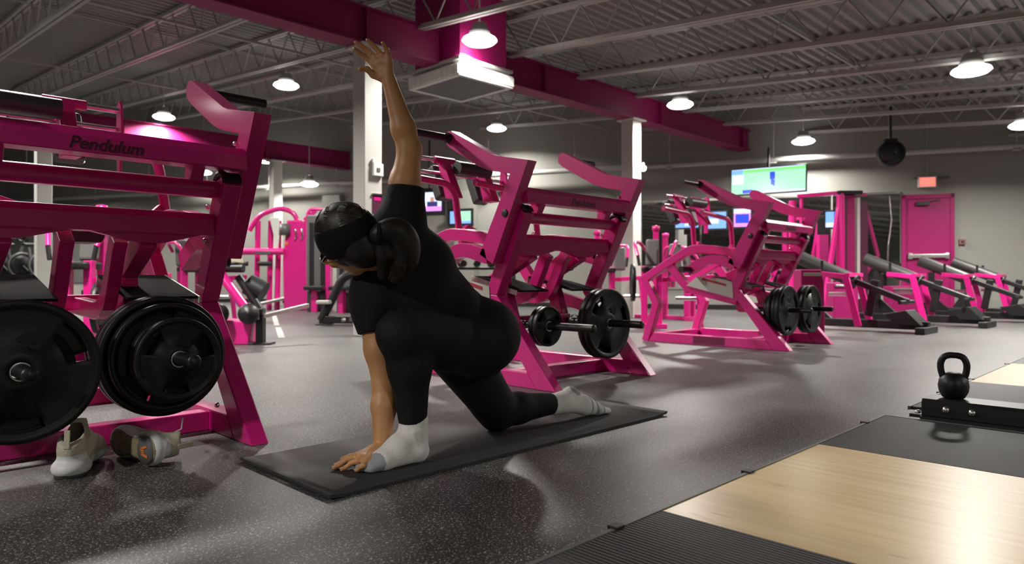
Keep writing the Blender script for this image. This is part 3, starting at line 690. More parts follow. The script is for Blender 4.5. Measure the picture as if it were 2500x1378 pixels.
def field_obj(name, F, mats, parent, pick=None, relax=2):
    V, Q = F.mesh()
    for _ in range(relax):          # gentle Laplacian smoothing
        acc = np.zeros_like(V); c = np.zeros(len(V))
        for i in range(4):
            a, b = Q[:, i], Q[:, (i+1) % 4]
            for k in range(3):
                acc[:, k] += np.bincount(a, V[b, k], len(V))+np.bincount(b, V[a, k], len(V))
            c += np.bincount(a, minlength=len(V))+np.bincount(b, minlength=len(V))
        V = V+0.5*(acc/np.maximum(c, 1)[:, None]-V)
    me = bpy.data.meshes.new(name); me.vertices.add(len(V)); me.vertices.foreach_set('co', V.astype(np.float32).ravel())
    me.loops.add(4*len(Q)); me.loops.foreach_set('vertex_index', Q.ravel().astype(np.int32))
    me.polygons.add(len(Q)); me.polygons.foreach_set('loop_start', np.arange(len(Q), dtype=np.int32)*4)
    me.polygons.foreach_set('use_smooth', np.ones(len(Q), bool))
    for m in (mats if isinstance(mats, list) else [mats]): me.materials.append(M[m])
    if pick is not None: me.polygons.foreach_set('material_index', pick(V[Q].mean(1)).astype(np.int32))
    me.update(calc_edges=True); me.validate()
    o = bpy.data.objects.new(name, me); C.objects.link(o); o.parent = parent
    return o
def V3(*a): return np.array(a, float)
def A3(px, py, Z): return np.array(at(px, py, Z))
person = thing('person', 'person in black clothes and white socks lunging on the mat with one arm raised', 'person')
# joints
lank = V3(1.455, 1.937, 0.105); lknee = V3(1.400, 1.930, 0.452); lhip = V3(1.80, 2.00, 0.385)
rhip = V3(1.80, 2.165, 0.40); rknee = V3(1.972, 2.083, 0.075); rank = V3(2.345, 2.03, 0.088)
S0 = V3(1.835, 2.08, 0.425); rsh = A3(985, 528, 2.50); lsh = A3(915, 765, 2.47); S3 = (rsh+lsh)/2+V3(0.0, 0.01, 0)
S1 = S0*0.66+S3*0.34+V3(0, 0, 0.012); Sb = S0*0.33+S3*0.67+V3(0, 0, 0.01)
L0 = V3(0, 1, 0.05); L3 = (rsh-lsh)/np.linalg.norm(rsh-lsh)
Ls = [L0]+[(L0*(1-t)+L3*t)/np.linalg.norm(L0*(1-t)+L3*t) for t in (0.40, 0.75)]+[L3]
rel = A3(1000, 366, 2.50); rwr = A3(953, 207, 2.48); lel = A3(940, 945, 2.44); lwr = A3(932, 1092, 2.375)
R_ = V3(1, -1, 0)/S2; U_ = V3(0, 0, 1); D_ = V3(1, 1, 0)/S2
Hc = A3(850, 580, 2.32)
hf = -0.64*R_-0.44*U_+0.63*D_; hf /= np.linalg.norm(hf)
hc = -0.58*R_+0.78*U_-0.15*D_; hc -= hf*(hc @ hf); hc /= np.linalg.norm(hc); hr = np.cross(hf, hc)
neck0 = (rsh+lsh)/2+L3*0.01+V3(-0.03, 0, 0.0); neck1 = Hc-hf*0.035-hc*0.06
def torso(F, g, hem=False):
    S = [S0, S1, Sb, S3]; wd = [0.085, 0.060, 0.075, 0.115]; rr = [0.126, 0.104, 0.114, 0.084]
    for i in range(4):
        if hem and i == 0: continue
        F.cone(S[i]-Ls[i]*wd[i], S[i]+Ls[i]*wd[i], rr[i]+g, rr[i]+g, 0.05)
    for i in range(3):
        if hem and i == 0:
            for s in (-1, 0, 1):
                a = S0*0.70+S1*0.30; F.cone(a+Ls[1]*s*0.070, S1+Ls[1]*s*wd[1], 0.119+g, rr[1]+g, 0.05)
            continue
        for s in (-1, 0, 1): F.cone(S[i]+Ls[i]*s*wd[i], S[i+1]+Ls[i+1]*s*wd[i+1], rr[i]+g, rr[i+1]+g, 0.05)
    F.cone(S3+L3*0.05, rsh, 0.084+g, 0.064+g, 0.04); F.cone(S3-L3*0.05, lsh, 0.084+g, 0.064+g, 0.04)
def legs(F, g, ankle=True):
    F.cone(lhip, lknee, 0.122+g, 0.074+g, 0.05); F.cone(lhip*0.55+lknee*0.45+V3(0, 0, -0.01), lknee, 0.100+g, 0.072+g, 0.03)
    calf = lknee*0.66+lank*0.34+V3(0.018, 0, 0)
    F.chain([lknee, calf, lank+V3(0, 0, 0.03)], [0.070+g, 0.068+g, 0.044+g], 0.03)
    F.cone(rhip, rknee+V3(0, 0, 0.05), 0.126+g, 0.086+g, 0.05); F.cone(rknee+V3(0, 0, 0.04), rknee+V3(0.02, 0, 0.0), 0.076+g, 0.058+g, 0.03)
    cf = rknee*0.66+rank*0.34+V3(0, 0, 0.012)
    F.chain([rknee+V3(0.02, 0, 0.0), cf, rank], [0.060+g, 0.060+g, 0.038+g], 0.03)
    for b in (V3(1.90, 2.03, 0.405), V3(1.90, 2.15, 0.415)): F.cone(b, b+V3(-0.06, 0, 0), 0.116+g, 0.118+g, 0.05)
# fingers of both hands
rk = [A3(907, 152, 2.49), A3(916, 140, 2.485), A3(932, 135, 2.475), A3(948, 138, 2.465)]
rf = [[rk[0], A3(889, 138, 2.485), A3(875, 127, 2.47), A3(865, 119, 2.455)], [rk[1], A3(897, 123, 2.485), A3(881, 111, 2.475), A3(869, 104, 2.465)],
      [rk[2], A3(917, 117, 2.47), A3(906, 106, 2.46), A3(897, 98, 2.45)], [rk[3], A3(943, 121, 2.455), A3(938, 111, 2.445), A3(934, 104, 2.435)]]
rth = [A3(938, 192, 2.485), A3(911, 183, 2.48), A3(897, 169, 2.465), A3(879, 169, 2.45)]
lk = [np.array(atz(882, 1110, 0.047)), np.array(atz(872, 1117, 0.047)), np.array(atz(872, 1127, 0.043)), np.array(atz(887, 1137, 0.037))]
lf = [[lk[0], np.array(atz(850, 1117, 0.043)), np.array(atz(832, 1131, 0.026)), np.array(atz(820, 1136, 0.020))],
      [lk[1], np.array(atz(845, 1124, 0.039)), np.array(atz(828, 1137, 0.024)), np.array(atz(815, 1143, 0.0195))],
      [lk[2], np.array(atz(856, 1132, 0.036)), np.array(atz(845, 1142, 0.023)), np.array(atz(834, 1147, 0.0190))],
      [lk[3], np.array(atz(880, 1141, 0.032)), np.array(atz(876, 1147, 0.022)), np.array(atz(869, 1150, 0.0185))]]
lth = [lwr+V3(-0.02, 0.03, -0.01), lk[0]+V3(0.03, 0.045, -0.012), lk[0]+V3(0.0, 0.07, -0.022), lk[0]+V3(-0.025, 0.08, -0.026)]
B = Field((1.12, 1.80, 0.0), (2.68, 2.36, 1.55), 0.0042)
torso(B, -0.013); legs(B, -0.012)
B.cone(neck0, neck1, 0.058, 0.052, 0.03)
B.chain([rsh, rsh*0.5+rel*0.5+V3(-0.004, 0.004, 0), rel], [0.060, 0.053, 0.042], 0.025); B.chain([rel, rel*0.68+rwr*0.32, rwr], [0.042, 0.0425, 0.026], 0.02)
B.chain([lsh, lsh*0.5+lel*0.5, lel], [0.058, 0.052, 0.042], 0.025); B.chain([lel, lel*0.68+lwr*0.32, lwr], [0.042, 0.043, 0.028], 0.02)
for wr, kn, fi, th in ((rwr, rk, rf, rth), (lwr, lk, lf, lth)):
    for q in kn: B.cone(wr*0.85+q*0.15, q, 0.016, 0.0115, 0.014)
    for a, b in zip(kn, kn[1:]): B.cone(a*0.8+wr*0.2, b*0.8+wr*0.2, 0.0115, 0.0115, 0.012)
    for pts, r0 in zip(fi, (0.0092, 0.0094, 0.0090, 0.0080)): B.chain(pts, [r0+0.0012, r0, r0-0.0008, r0-0.0016], 0.0035)
    B.chain(th, [0.017, 0.0125, 0.0105, 0.0085], 0.006)
# feet
B.chain([lank, V3(1.458, 1.918, 0.05)], [0.036, 0.034], 0.02); B.chain([lank, V3(1.385, 1.93, 0.062), V3(1.30, 1.938, 0.036)], [0.036, 0.034, 0.022], 0.02)
B.chain([rank, V3(2.40, 2.035, 0.12)], [0.036, 0.03], 0.02); B.chain([rank, V3(2.47, 2.01, 0.05), V3(2.585, 1.99, 0.026)], [0.036, 0.03, 0.013], 0.02)
# head
ax = (hr, hf, hc)
B.ell(Hc+hc*0.005, (0.076, 0.098, 0.104), ax, 0.02)
B.ell(Hc+hf*0.030-hc*0.058, (0.056, 0.066, 0.062), ax, 0.03); B.cone(Hc+hf*0.075-hc*0.098, Hc+hf*0.068-hc*0.092, 0.020, 0.024, 0.02)
B.cone(Hc+hf*0.094+hc*0.004, Hc+hf*0.114-hc*0.032, 0.009, 0.0125, 0.012)
for s in (-1, 1): B.ell(Hc+hr*s*0.077-hf*0.008-hc*0.018, (0.008, 0.019, 0.030), ax, 0.006); B.ell(Hc+hf*0.086+hr*s*0.036-hc*0.03, (0.026, 0.022, 0.024), ax, 0.02)
body = field_obj('body', B, 'skin', person, relax=2); del B
# clothes
F = Field((1.25, 1.80, 0.30), (1.98, 2.32, 1.1), 0.0055); torso(F, 0.007, True)
F.cone(rsh, rsh*0.42+rel*0.58, 0.074, 0.066, 0.03); F.cone(lsh, lsh*0.66+lel*0.34, 0.072, 0.068, 0.03); F.cone(neck0, neck0*0.75+neck1*0.25, 0.066, 0.062, 0.02)
for i in range(16):                                            # fabric folds across back and sleeve
    t = i/15; a = S3*(1-t)+S1*t; ph = (-1)**i
    n = L3*(0.10-0.03*t); off = -np.cross(S0-S3, L3); off /= np.linalg.norm(off)
    sgn = 1 if off @ D_ < 0 else -1
    p = a+off*sgn*(0.062+0.012*t); F.cone(p+n*(0.8 if i % 2 else -0.1), p+n*(0.1 if i % 2 else -0.8)+(S1-S3)*0.06, 0.012, 0.006, 0.022)
for i in range(4):
    t = 0.15+0.2*i; p = rsh*(1-t)+rel*t; F.cone(p-D_*0.055-R_*0.03, p-D_*0.057+R_*0.03+U_*0.015, 0.008, 0.007, 0.012)
# open the sleeves with flat cut ends
def cutoff(F, p, n):
    n = n/np.linalg.norm(n); sl, X, Y, Z = F._sl(p-0.12, p+0.12)
    d = (X-p[0])*n[0]+(Y-p[1])*n[1]+(Z-p[2])*n[2]; F.A[sl] = np.maximum(F.A[sl], d)
cutoff(F, rsh*0.55+rel*0.45, rel-rsh); cutoff(F, lsh*0.74+lel*0.26, lel-lsh)
field_obj('t_shirt', F, 'shirt', person, relax=2)['label'] = 'black short-sleeved t-shirt'
F = Field((1.25, 1.80, 0.0), (2.42, 2.36, 0.62), 0.0055); legs(F, 0.003)
for i in (0, 1):
    pass
F.cone(S0-Ls[0]*0.085, S0+Ls[0]*0.085, 0.129, 0.129, 0.05)
for s in (-1, 0, 1): F.cone(S0+Ls[0]*s*0.085, S1+Ls[1]*s*0.06, 0.129, 0.106, 0.05)
for i in range(5):
    p = lhip+V3(0.02+0.012*i, -0.09+0.012*i, 0.03-0.035*i); F.cone(p, p+V3(-0.09, 0.0, 0.035), 0.010, 0.006, 0.016)
cutoff(F, lank+V3(0, 0, 0.035), V3(0, 0, -1)); cutoff(F, rank+V3(-0.055, 0.005, 0), rank-rknee)
field_obj('leggings', F, 'legging', person, relax=2)['label'] = 'black full-length leggings'
F = Field((1.20, 1.84, 0.006), (1.53, 2.02, 0.19), 0.0035)
F.cone(lank, lank+V3(0.002, 0, 0.035), 0.043, 0.045, 0.015); F.cone(lank+V3(0.002, 0, 0.03), lank+V3(0.002, 0, 0.046), 0.049, 0.050, 0.006)
F.chain([lank, V3(1.462, 1.920, 0.052)], [0.043, 0.0385], 0.02)
F.chain([lank, V3(1.385, 1.932, 0.068), V3(1.315, 1.938, 0.042)], [0.043, 0.040, 0.029], 0.02)
F.chain([V3(1.455, 1.915, 0.045), V3(1.32, 1.918, 0.038), V3(1.275, 1.920, 0.031)], [0.033, 0.028, 0.019], 0.02)
for i in range(5): F.cone(V3(1.312, 1.908+i*0.015, 0.036), V3(1.262-0.005*(2-abs(i-3)), 1.908+i*0.0155, 0.0245), 0.020, 0.0125, 0.008)
for i in range(4): F.cone(V3(1.425+0.004*i, 1.895, 0.118-0.013*i), V3(1.492, 1.91, 0.112-0.012*i), 0.0055, 0.005, 0.008)
F.A[:, :, :2] = np.maximum(F.A[:, :, :2], 0.002)
so = field_obj('sock', F, ['sock', 'sockgrey'], person, lambda c: ((c[:, 0]+0.25*(c[:, 1]-1.94)) < 1.295)*1)
so['label'] = 'white sock with a grey toe on the front foot'
F = Field((2.26, 1.90, 0.004), (2.68, 2.12, 0.20), 0.0035)
ax_r = (rank-rknee)/np.linalg.norm(rank-rknee)
F.cone(rank-ax_r*0.055, rank, 0.045, 0.042, 0.015); F.cone(rank-ax_r*0.052, rank-ax_r*0.03, 0.047, 0.046, 0.006)
F.chain([rank, V3(2.405, 2.033, 0.118)], [0.042, 0.034], 0.02); F.chain([rank, V3(2.475, 2.01, 0.055), V3(2.55, 1.995, 0.036)], [0.042, 0.036, 0.026], 0.02)
F.chain([V3(2.405, 2.03, 0.11), V3(2.47, 2.01, 0.075), V3(2.55, 1.99, 0.04)], [0.034, 0.03, 0.024], 0.02)
for i in range(5): F.cone(V3(2.545, 1.972+i*0.013, 0.036), V3(2.607-0.004*i, 1.972+i*0.012, 0.0245), 0.019, 0.0125, 0.008)
so = field_obj('sock', F, ['sock', 'sockgrey'], person, lambda c: ((np.linalg.norm(c-V3(2.415, 2.015, 0.135), axis=1) < 0.030) | ((c[:, 0] > 2.47) & (c[:, 2] > 0.02) & (np.mod(c[:, 0], 0.034) < 0.012) & (c[:, 0] < 2.57)))*1)
so['label'] = 'white sock with grey heel on the trailing foot'
# hair, headband, ponytail
F = Field(Hc-0.16, Hc+0.16, 0.0045)
F.ell(Hc-hf*0.006+hc*0.008, (0.090, 0.112, 0.115), ax, 0.0, lambda P: 0.86*P[1]-0.51*P[2]-0.052)
F.ell(Hc-hf*0.035-hc*0.060, (0.082, 0.070, 0.072), ax, 0.02, lambda P: P[1]-0.045)
field_obj('hair', F, 'hair', person, relax=2)['label'] = 'dark brown hair pulled back'
hs = MB(); rn = random.Random(5); root = -hf*0.94-hc*0.05+hr*0.0; root /= np.linalg.norm(root)
for i in range(260):
    th = rn.uniform(0, 2*math.pi); d0 = hc*math.cos(th)*rn.uniform(0.75, 1.0)+hr*math.sin(th)+hf*0.45; d0 /= np.linalg.norm(d0); pts = []
    for j in range(8):
        q = d0*(1-j/7)+root*(j/7); q /= np.linalg.norm(q); q = hr*(q @ hr)*0.0905+hf*(q @ hf)*0.1125+hc*(q @ hc)*0.1155; pts.append(tuple(Hc-hf*0.006+hc*0.008+q))
    hs.tube(pts, 0.0017, 4, caps=False)
hs = hs.build('hair_strands', 'hairlight', bpy.data.objects['hair']); hs['kind'] = 'stuff'
nb = hc*0.93-hf*0.37; nb = nb/np.linalg.norm(nb)
F = Field(Hc-0.17, Hc+0.17, 0.0045)
F.ell(Hc-hf*0.004+hc*0.006, (0.0945, 0.117, 0.119), ax, 0.0, lambda P: np.abs(0.93*P[2]-0.37*P[1]-0.004)-0.050)
field_obj('headband', F, 'band', person, relax=2)['label'] = 'wide black headband'
pt = [A3(922, 574, 2.235), A3(945, 563, 2.24), A3(970, 566, 2.255), A3(988, 592, 2.275), A3(990, 632, 2.30), A3(960, 682, 2.33)]
F = Field(np.min(pt, 0)-0.11, np.max(pt, 0)+0.09, 0.005)
F.chain([A3(930, 578, 2.25), A3(940, 618, 2.28), A3(938, 670, 2.32)], [0.028, 0.034, 0.022], 0.02); 
def spline(P, n=5):
    Q = [2*P[0]-P[1]]+list(P)+[2*P[-1]-P[-2]]; out = []
    for a, b, c, d in zip(Q, Q[1:], Q[2:], Q[3:]):
        for i in range(n):
            t = i/n; out.append(0.5*(2*b+(c-a)*t+(2*a-5*b+4*c-d)*t*t+(3*b-a-3*c+d)*t**3))
    return out+[P[-1]]
pr = [0.026, 0.030, 0.040, 0.044, 0.040, 0.014]
pts_ = spline(pt); F.chain(pts_, list(np.interp(np.linspace(0, 5, len(pts_)), range(6), pr)), 0.012)
pony = field_obj('ponytail', F, 'hair', person, relax=1)
st = MB(); rnd = random.Random(3)
for i in range(200):
    a = rnd.uniform(0, 2*math.pi); rr = [0.026, 0.031, 0.041, 0.045, 0.043, 0.024]; pts = []
    tw = rnd.uniform(-0.3, 0.3)
    for j, (p, r) in enumerate(zip(pt, rr)):
        t = (pt[min(j+1, 5)]-pt[max(j-1, 0)]); t = t/np.linalg.norm(t); e1 = np.cross(t, U_); e1 /= np.linalg.norm(e1); e2 = np.cross(t, e1)
        q = a+tw*j; pts.append(p+(e1*math.cos(q)+e2*math.sin(q))*r*rnd.uniform(0.93, 1.05))
    st.tube([tuple(q) for q in spline(pts, 4)], 0.0016, 4, caps=False)
so = st.build('hair_strands', 'hairlight', pony); so['kind'] = 'stuff'
MB().tube([tuple(pt[0]*0.6+pt[1]*0.4+(U_*math.cos(q)+D_*math.sin(q))*0.028) for q in [i*math.pi/8 for i in range(16)]], 0.011, 8, closed=True).build('hair_tie', 'band', pony)
# face details
gl = MB()
for s in (-1, 1):
    c0 = Hc+hf*0.112+hr*s*0.034-hc*0.004
    gl.tube([tuple(c0+hr*0.026*math.cos(q)+hc*0.021*math.sin(q)) for q in [i*math.pi/9 for i in range(18)]], 0.0022, 6, closed=True)
    gl.tube([tuple(c0+hr*s*0.026), tuple(Hc+hf*0.06+hr*s*0.082-hc*0.002), tuple(Hc-hf*0.02+hr*s*0.086-hc*0.006)], 0.002, 6)
gl.tube([tuple(Hc+hf*0.114-hr*0.010), tuple(Hc+hf*0.117), tuple(Hc+hf*0.114+hr*0.010)], 0.002, 6)
go = gl.build('glasses_frame', 'chrome', person); go['label'] = 'shiny metal framed glasses'
for s in (-1, 1):
    c0 = Hc+hf*0.111+hr*s*0.034-hc*0.004
    MB().lathe([(0.024, 0), (0.02, 0.002), (0, 0.003)], tuple(c0), tuple(hf), 20).build('glasses_lens', 'lens', go)
    MB().ball(tuple(Hc+hf*0.087+hr*s*0.031-hc*0.002), 0.0118, 12).build('eye', 'eye', person)
MB().tube([tuple(Hc+hf*0.099-hc*0.068+hr*x) for x in (-0.022, -0.01, 0, 0.01, 0.022)], [0.002, 0.0055, 0.006, 0.0055, 0.002], 8).build('lips', 'lip', person)
for pts in rf[1:3]:
    p = pts[0]*0.62+pts[1]*0.38; t = pts[1]-pts[0]; t = t/np.linalg.norm(t); e1 = np.cross(t, D_); e1 /= np.linalg.norm(e1); e2 = np.cross(t, e1)
    MB().tube([tuple(p+(e1*math.cos(q)+e2*math.sin(q))*0.0098) for q in [i*math.pi/8 for i in range(16)]], 0.0017, 6, closed=True).build('ring', 'gold', person)
for fi in (rf, lf):
    for pts in fi:
        t = pts[3]-pts[2]; t = t/np.linalg.norm(t); up = -D_ if fi is rf else U_; up = up-t*(up @ t); up /= np.linalg.norm(up); sd = np.cross(t, up)
        MB().ball(tuple(pts[3]+up*0.0052+t*0.001), (0.0046, 0.0062, 0.0020), 10, R=Matrix((Vector(sd), Vector(t), Vector(up))).transposed()).build('fingernail', 'nail', body)

# ---------------------------------------------------------------- shoes
def shoe_field():
    F = Field((-0.03, -0.075, 0.0), (0.30, 0.075, 0.17), 0.003); I = (V3(1, 0, 0), V3(0, 1, 0), V3(0, 0, 1))
    F.ell(V3(0.045, 0, 0.024), (0.062, 0.050, 0.032), I, 0.012); F.ell(V3(0.12, 0, 0.026), (0.095, 0.038, 0.026), I, 0.015); F.ell(V3(0.205, 0, 0.026), (0.075, 0.050, 0.028), I, 0.015)
    F.ell(V3(0.048, 0, 0.075), (0.050, 0.037, 0.066), I, 0.012); F.ell(V3(0.13, 0, 0.062), (0.085, 0.038, 0.047), I, 0.02); F.ell(V3(0.207, 0, 0.046), (0.062, 0.044, 0.038), I, 0.02)
    F.cone(V3(0.10, 0, 0.115), V3(0.15, 0, 0.092), 0.024, 0.02, 0.02)
    sl, X, Y, Z = F._sl((-0.03, -0.075, 0), (0.3, 0.075, 0.17))
    d = (np.sqrt(((X-0.058)/0.042)**2+(Y/0.026)**2+((Z-0.135)/0.075)**2)-1)*0.026
    F.A[sl] = np.maximum(F.A[sl], -d); F.A[sl] = np.maximum(F.A[sl], np.where(X < 0.105, (Z-0.088-0.50*np.maximum(X, 0))*0.85, -1)); F.A[:, :, :2] = 0.01
    return F
def make_shoe(label):
    t = thing('sneaker', label, 'shoe', group='pair of sneakers on the floor')
    def pick(c):
        x, y, z = c.T; inside = ((x-0.058)/0.0425)**2+(y/0.0265)**2+((z-0.135)/0.0755)**2 < 1.08
        r = np.where(z < 0.036, 0, 1); r = np.where((z < 0.062) & (x < 0.055), 0, r); r = np.where(z < 0.010, 3, r); return np.where(inside, 2, r)
    field_obj('shoe_body', shoe_field(), ['shoewhite', 'shoecream', 'shoedark', 'shoedirt'], t, pick, 3)
    MB().obox((0.003, 0, 0.108), (0.005, 0.015, 0.052), Matrix.Rotation(0.15, 3, 'Y')).build('pull_tab', 'shoecream', t, 0.002)
    MB().obox((0.116, 0, 0.128), (0.010, 0.046, 0.050), Matrix.Rotation(-0.6, 3, 'Y')).build('tongue', 'shoecream', t, 0.004)
    for i in range(4):
        x = 0.135+0.022*i; z = 0.111-0.011*i; MB().tube([(x-0.008, -0.030, z-0.014), (x, -0.012, z), (x, 0.012, z), (x+0.008, 0.030, z-0.014)], 0.0028, 6).build('lace', 'shoewhite', t)
    MB().tube([(0.13, 0.01, 0.115), (0.10, 0.03, 0.15), (0.12, 0.06, 0.165)], 0.0025, 6).build('lace_end', 'shoewhite', t)
    MB().lathe([(0.0, -0.001), (0.040, -0.001), (0.042, 0.012)], (0.036, 0, 0.0), (0, 0, 1), 20).build('heel_sole', 'shoegrey', t)
    zig = MB()
    pp = [(0.015, -0.016), (0.05, -0.010), (0.035, -0.002), (0.055, 0.004), (0.02, 0.014)]
    for a, b in zip(pp, pp[1:]): zig.bar((a[0], a[1], -0.002), (b[0], b[1], -0.002), 0.007, 0.002)
    zig.build('sole_mark', 'orange', t)
    return t
SH = 1.14
sa = make_shoe('upright white and cream sneaker standing beside the machine base')
a = math.radians(62); sa.matrix_world = frame((math.cos(a), math.sin(a), 0), (-math.sin(a), math.cos(a), 0), (0, 0, 1), (0.565, 2.57, 0.001)) @ Matrix.Scale(SH, 4)
sb = make_shoe('white sneaker tipped on its side showing the grey sole')
sb.matrix_world = frame((-0.17, 0.985, 0), (0, 0, 1), (0.985, 0.17, 0), (0.79, 2.495, 0.058)) @ Matrix.Scale(SH, 4)

# ---------------------------------------------------------------- screens
def tv(px, py, Z, wpx, hpx, yaw, tilt, tiles, label, bez=0.03, hung=None):
    c = at(px, py, Z); Wd = wpx/FPX*Z/max(0.5, math.cos(yaw)); Ht = hpx/FPX*Z
    r = Vector(R_)*math.cos(yaw)-Vector(D_)*math.sin(yaw); into = Vector(D_)*math.cos(yaw)+Vector(R_)*math.sin(yaw)
    t = thing('television', label, 'television'); t.matrix_world = frame(r, into, (0, 0, 1), c) @ Matrix.Rotation(tilt, 4, 'X')
    MB().box(-Wd/2-bez, Wd/2+bez, 0.0, 0.06, -Ht/2-bez, Ht/2+bez).build('bezel', 'black', t, 0.005)
    mb = MB(); ms = []
    for (x0, x1, z0, z1, m) in tiles:
        if m not in ms: ms.append(m)
        d = 0.002+0.0012*len(mb.f)/6
        mb.box(Wd*(x0-0.5), Wd*(x1-0.5), -d, -d+0.001, Ht*(z0-0.5), Ht*(z1-0.5), ms.index(m))
    mb.build('screen', ms, t)
    if hung: MB().cyl((0, 0.05, Ht/2), (0, 0.05, Ht/2+hung), 0.025, 8).box(-0.12, 0.12, 0.04, 0.1, -0.1, 0.1).build('mount', 'black', t)
    return t
tv(1874, 440, 13.2, 146, 62, math.radians(33), -0.08, [(0, 1, 0, 1, 'scr_green'), (0, 1, 0.86, 0.97, 'scr_lime'), (0, 0.97, 0.97, 1, 'scr_pale'), (0.01, 0.17, 0.40, 0.78, 'scr_pale'), (0, 0.16, 0.80, 0.98, 'scr_sky'), (0.53, 0.60, 0.52, 0.82, 'scr_blue'), (0.545, 0.575, 0.3, 0.55, 'scr_blue'), (0.575, 0.60, 0.25, 0.5, 'scr_blue'), (0.16, 0.30, 0.02, 0.16, 'scr_blue'), (0.3, 1, 0, 0.07, 'scr_pale')], 'hanging television showing a green pitch', 0.02, 0.4)
tv(1046, 493, 15.8, 66, 46, math.radians(20), 0, [(0, 1, 0, 1, 'scr_sky'), (0, 1, 0.2, 1, 'scr_pale'), (0, 1, 0, 0.24, 'scr_mag'), (0.45, 0.85, 0.24, 0.5, 'scr_navy'), (0.58, 0.72, 0.5, 0.74, 'scr_skin')], 'news television beside the raised arm', 0.10, 1.2)
tv(1124, 531, 16.0, 52, 30, math.radians(20), 0, [(0, 1, 0, 1, 'scr_sky'), (0.35, 1, 0.2, 1, 'scr_green')], 'teal television low on the far wall behind the second machine', 0.06)
tv(1677, 536, 13.6, 50, 40, math.radians(24), 0, [(0, 1, 0, 1, 'scr_sky'), (0.4, 1, 0.1, 0.8, 'scr_pale')], 'added blue screen in place of a mirror reflection, left of the last machine', 0.03)  # this and the next three screens stand in for televisions reflected in mirrors
tv(1750, 538, 13.3, 40, 40, math.radians(24), 0, [(0, 1, 0, 1, 'scr_sky'), (0, 0.6, 0.3, 0.6, 'scr_pale')], 'added blue screen in place of a mirror reflection, middle of the mirror wall', 0.03)
tv(1812, 532, 13.1, 36, 44, math.radians(24), 0, [(0, 1, 0, 1, 'scr_mag'), (0.1, 0.9, 0.2, 0.7, 'scr_blue'), (0, 1, 0.75, 1, 'scr_pale')], 'added magenta screen in place of a mirror reflection behind the last machine lever', 0.03)
tv(2036, 536, 12.7, 34, 38, math.radians(24), 0, [(0, 1, 0, 1, 'scr_sky'), (0.5, 1, 0, 1, 'scr_blue'), (0, 1, 0, 0.3, 'scr_pale')], 'added blue screen in place of a mirror reflection beside the pink cable tower', 0.03)
# notices on the nearest pillar
t = thing('pillar_switch_box', 'small white switch box on the pillar behind the raised arm', 'switch box', (4.40, 6.515, 1.84))
MB().box(-0.065, 0.065, -0.03, 0, -0.07, 0.07).build('box', 'white', t, 0.006); MB().box(-0.02, 0.02, -0.035, -0.03, -0.02, 0.02).build('switch', 'padgrey', t); MB().box(-0.07, -0.04, -0.025, 0, 0.075, 0.12).build('cover', 'white', t, 0.003)
t = thing('poster', 'small dark poster on the pillar above the hair', 'poster', (4.40, 6.513, 1.47))
MB().box(-0.06, 0.06, -0.004, 0, -0.11, 0.09).build('sheet', 'decal', t); MB().box(-0.045, 0.045, -0.006, -0.004, 0.03, 0.07).build('print_block', 'pink', t); MB().box(-0.07, 0.07, -0.012, 0, 0.09, 0.11).build('holder', 'chrome', t)
t = thing('dome_light', 'small white dome fixed to the right pillar', 'dome', (9.52, 6.50, 2.43)); MB().ball((0, 0, 0), 0.05, 12).build('dome', 'glow', t); MB().box(-0.04, 0.0, -0.02, 0.02, 0.02, 0.09).build('bracket', 'white', t)

# ---------------------------------------------------------------- gym machines farther back
def local(px, Z, yaw_px=0.0, z=0.0):
    """empty placed on the floor; local x = picture right, local y = away from the viewpoint"""
    c = at(px, 680+FPX*EYE/Z, Z); a = -math.pi/4+yaw_px
    return (c.x, c.y, z), a
def seat_machine(px, Z, yaw, label, group='seated pink machines'):
    loc, a = local(px, Z, yaw); t = thing('seated_machine', label, 'gym machine', loc, a, group)
    for x in (-0.13, 0.06): MB().box(x, x+0.075, 0, 0.08, 0.0, 0.80).build('post', 'pink', t, 0.006)
    MB().box(-0.2, 0.2, -0.05, 0.05, 0.0, 0.06).box(-0.03, 0.03, 0, 1.0, 0, 0.06).build('base', 'pink', t, 0.006)
    MB().box(-0.02, 0.05, 0.42, 0.49, 0.0, 1.30).build('mast', 'pink', t, 0.006)
    MB().lathe([(0.0, 0), (0.05, 0), (0.05, 0.06), (0, 0.07)], (0.015, 0.45, 1.28), (0, 0, 1), 12).build('mast_cap', 'pink', t)
    MB().box(-0.12, 0.12, -0.08, 0.24, 0.72, 0.79).build('seat', 'rubber', t, 0.02)
    MB().obox((-0.02, 0.3, 0.98), (0.17, 0.07, 0.36), Matrix.Rotation(-0.15, 3, 'X')).build('back_pad', 'padgrey', t, 0.03, 3)
    MB().obox((0.28, 0.22, 0.92), (0.16, 0.08, 0.34), Matrix.Rotation(-0.15, 3, 'X')).build('side_pad', 'padgrey', t, 0.03, 3)
    MB().bar((0.12, 0.1, 0.62), (0.78, 0.1, 0.66), 0.05, 0.06).build('side_rail', 'pink', t, 0.005)
    MB().bar((0.55, 0.1, 0.62), (0.62, 0.1, 0.02), 0.05, 0.05).build('rail_leg', 'pink', t, 0.005)
    for s in (-1, 1): MB().tube(fillet([(0.15*s+0.05, 0.42, 1.0), (0.24*s+0.05, 0.35, 1.12), (0.26*s+0.05, -0.05, 1.1), (0.20*s+0.05, -0.16, 0.92)], 0.1), 0.022, 10).build('press_arm', 'pink', t)
    for s in (-1, 1): MB().cyl((0.20*s+0.05, -0.16, 0.92), (0.18*s+0.05, -0.17, 0.80), 0.02, 10).build('handle', 'rubber', t)
    MB().cyl((0.30, 0.12, 0.38), (0.62, 0.12, 0.38), 0.024, 12).build('weight_horn', 'chrome', t)
    return t
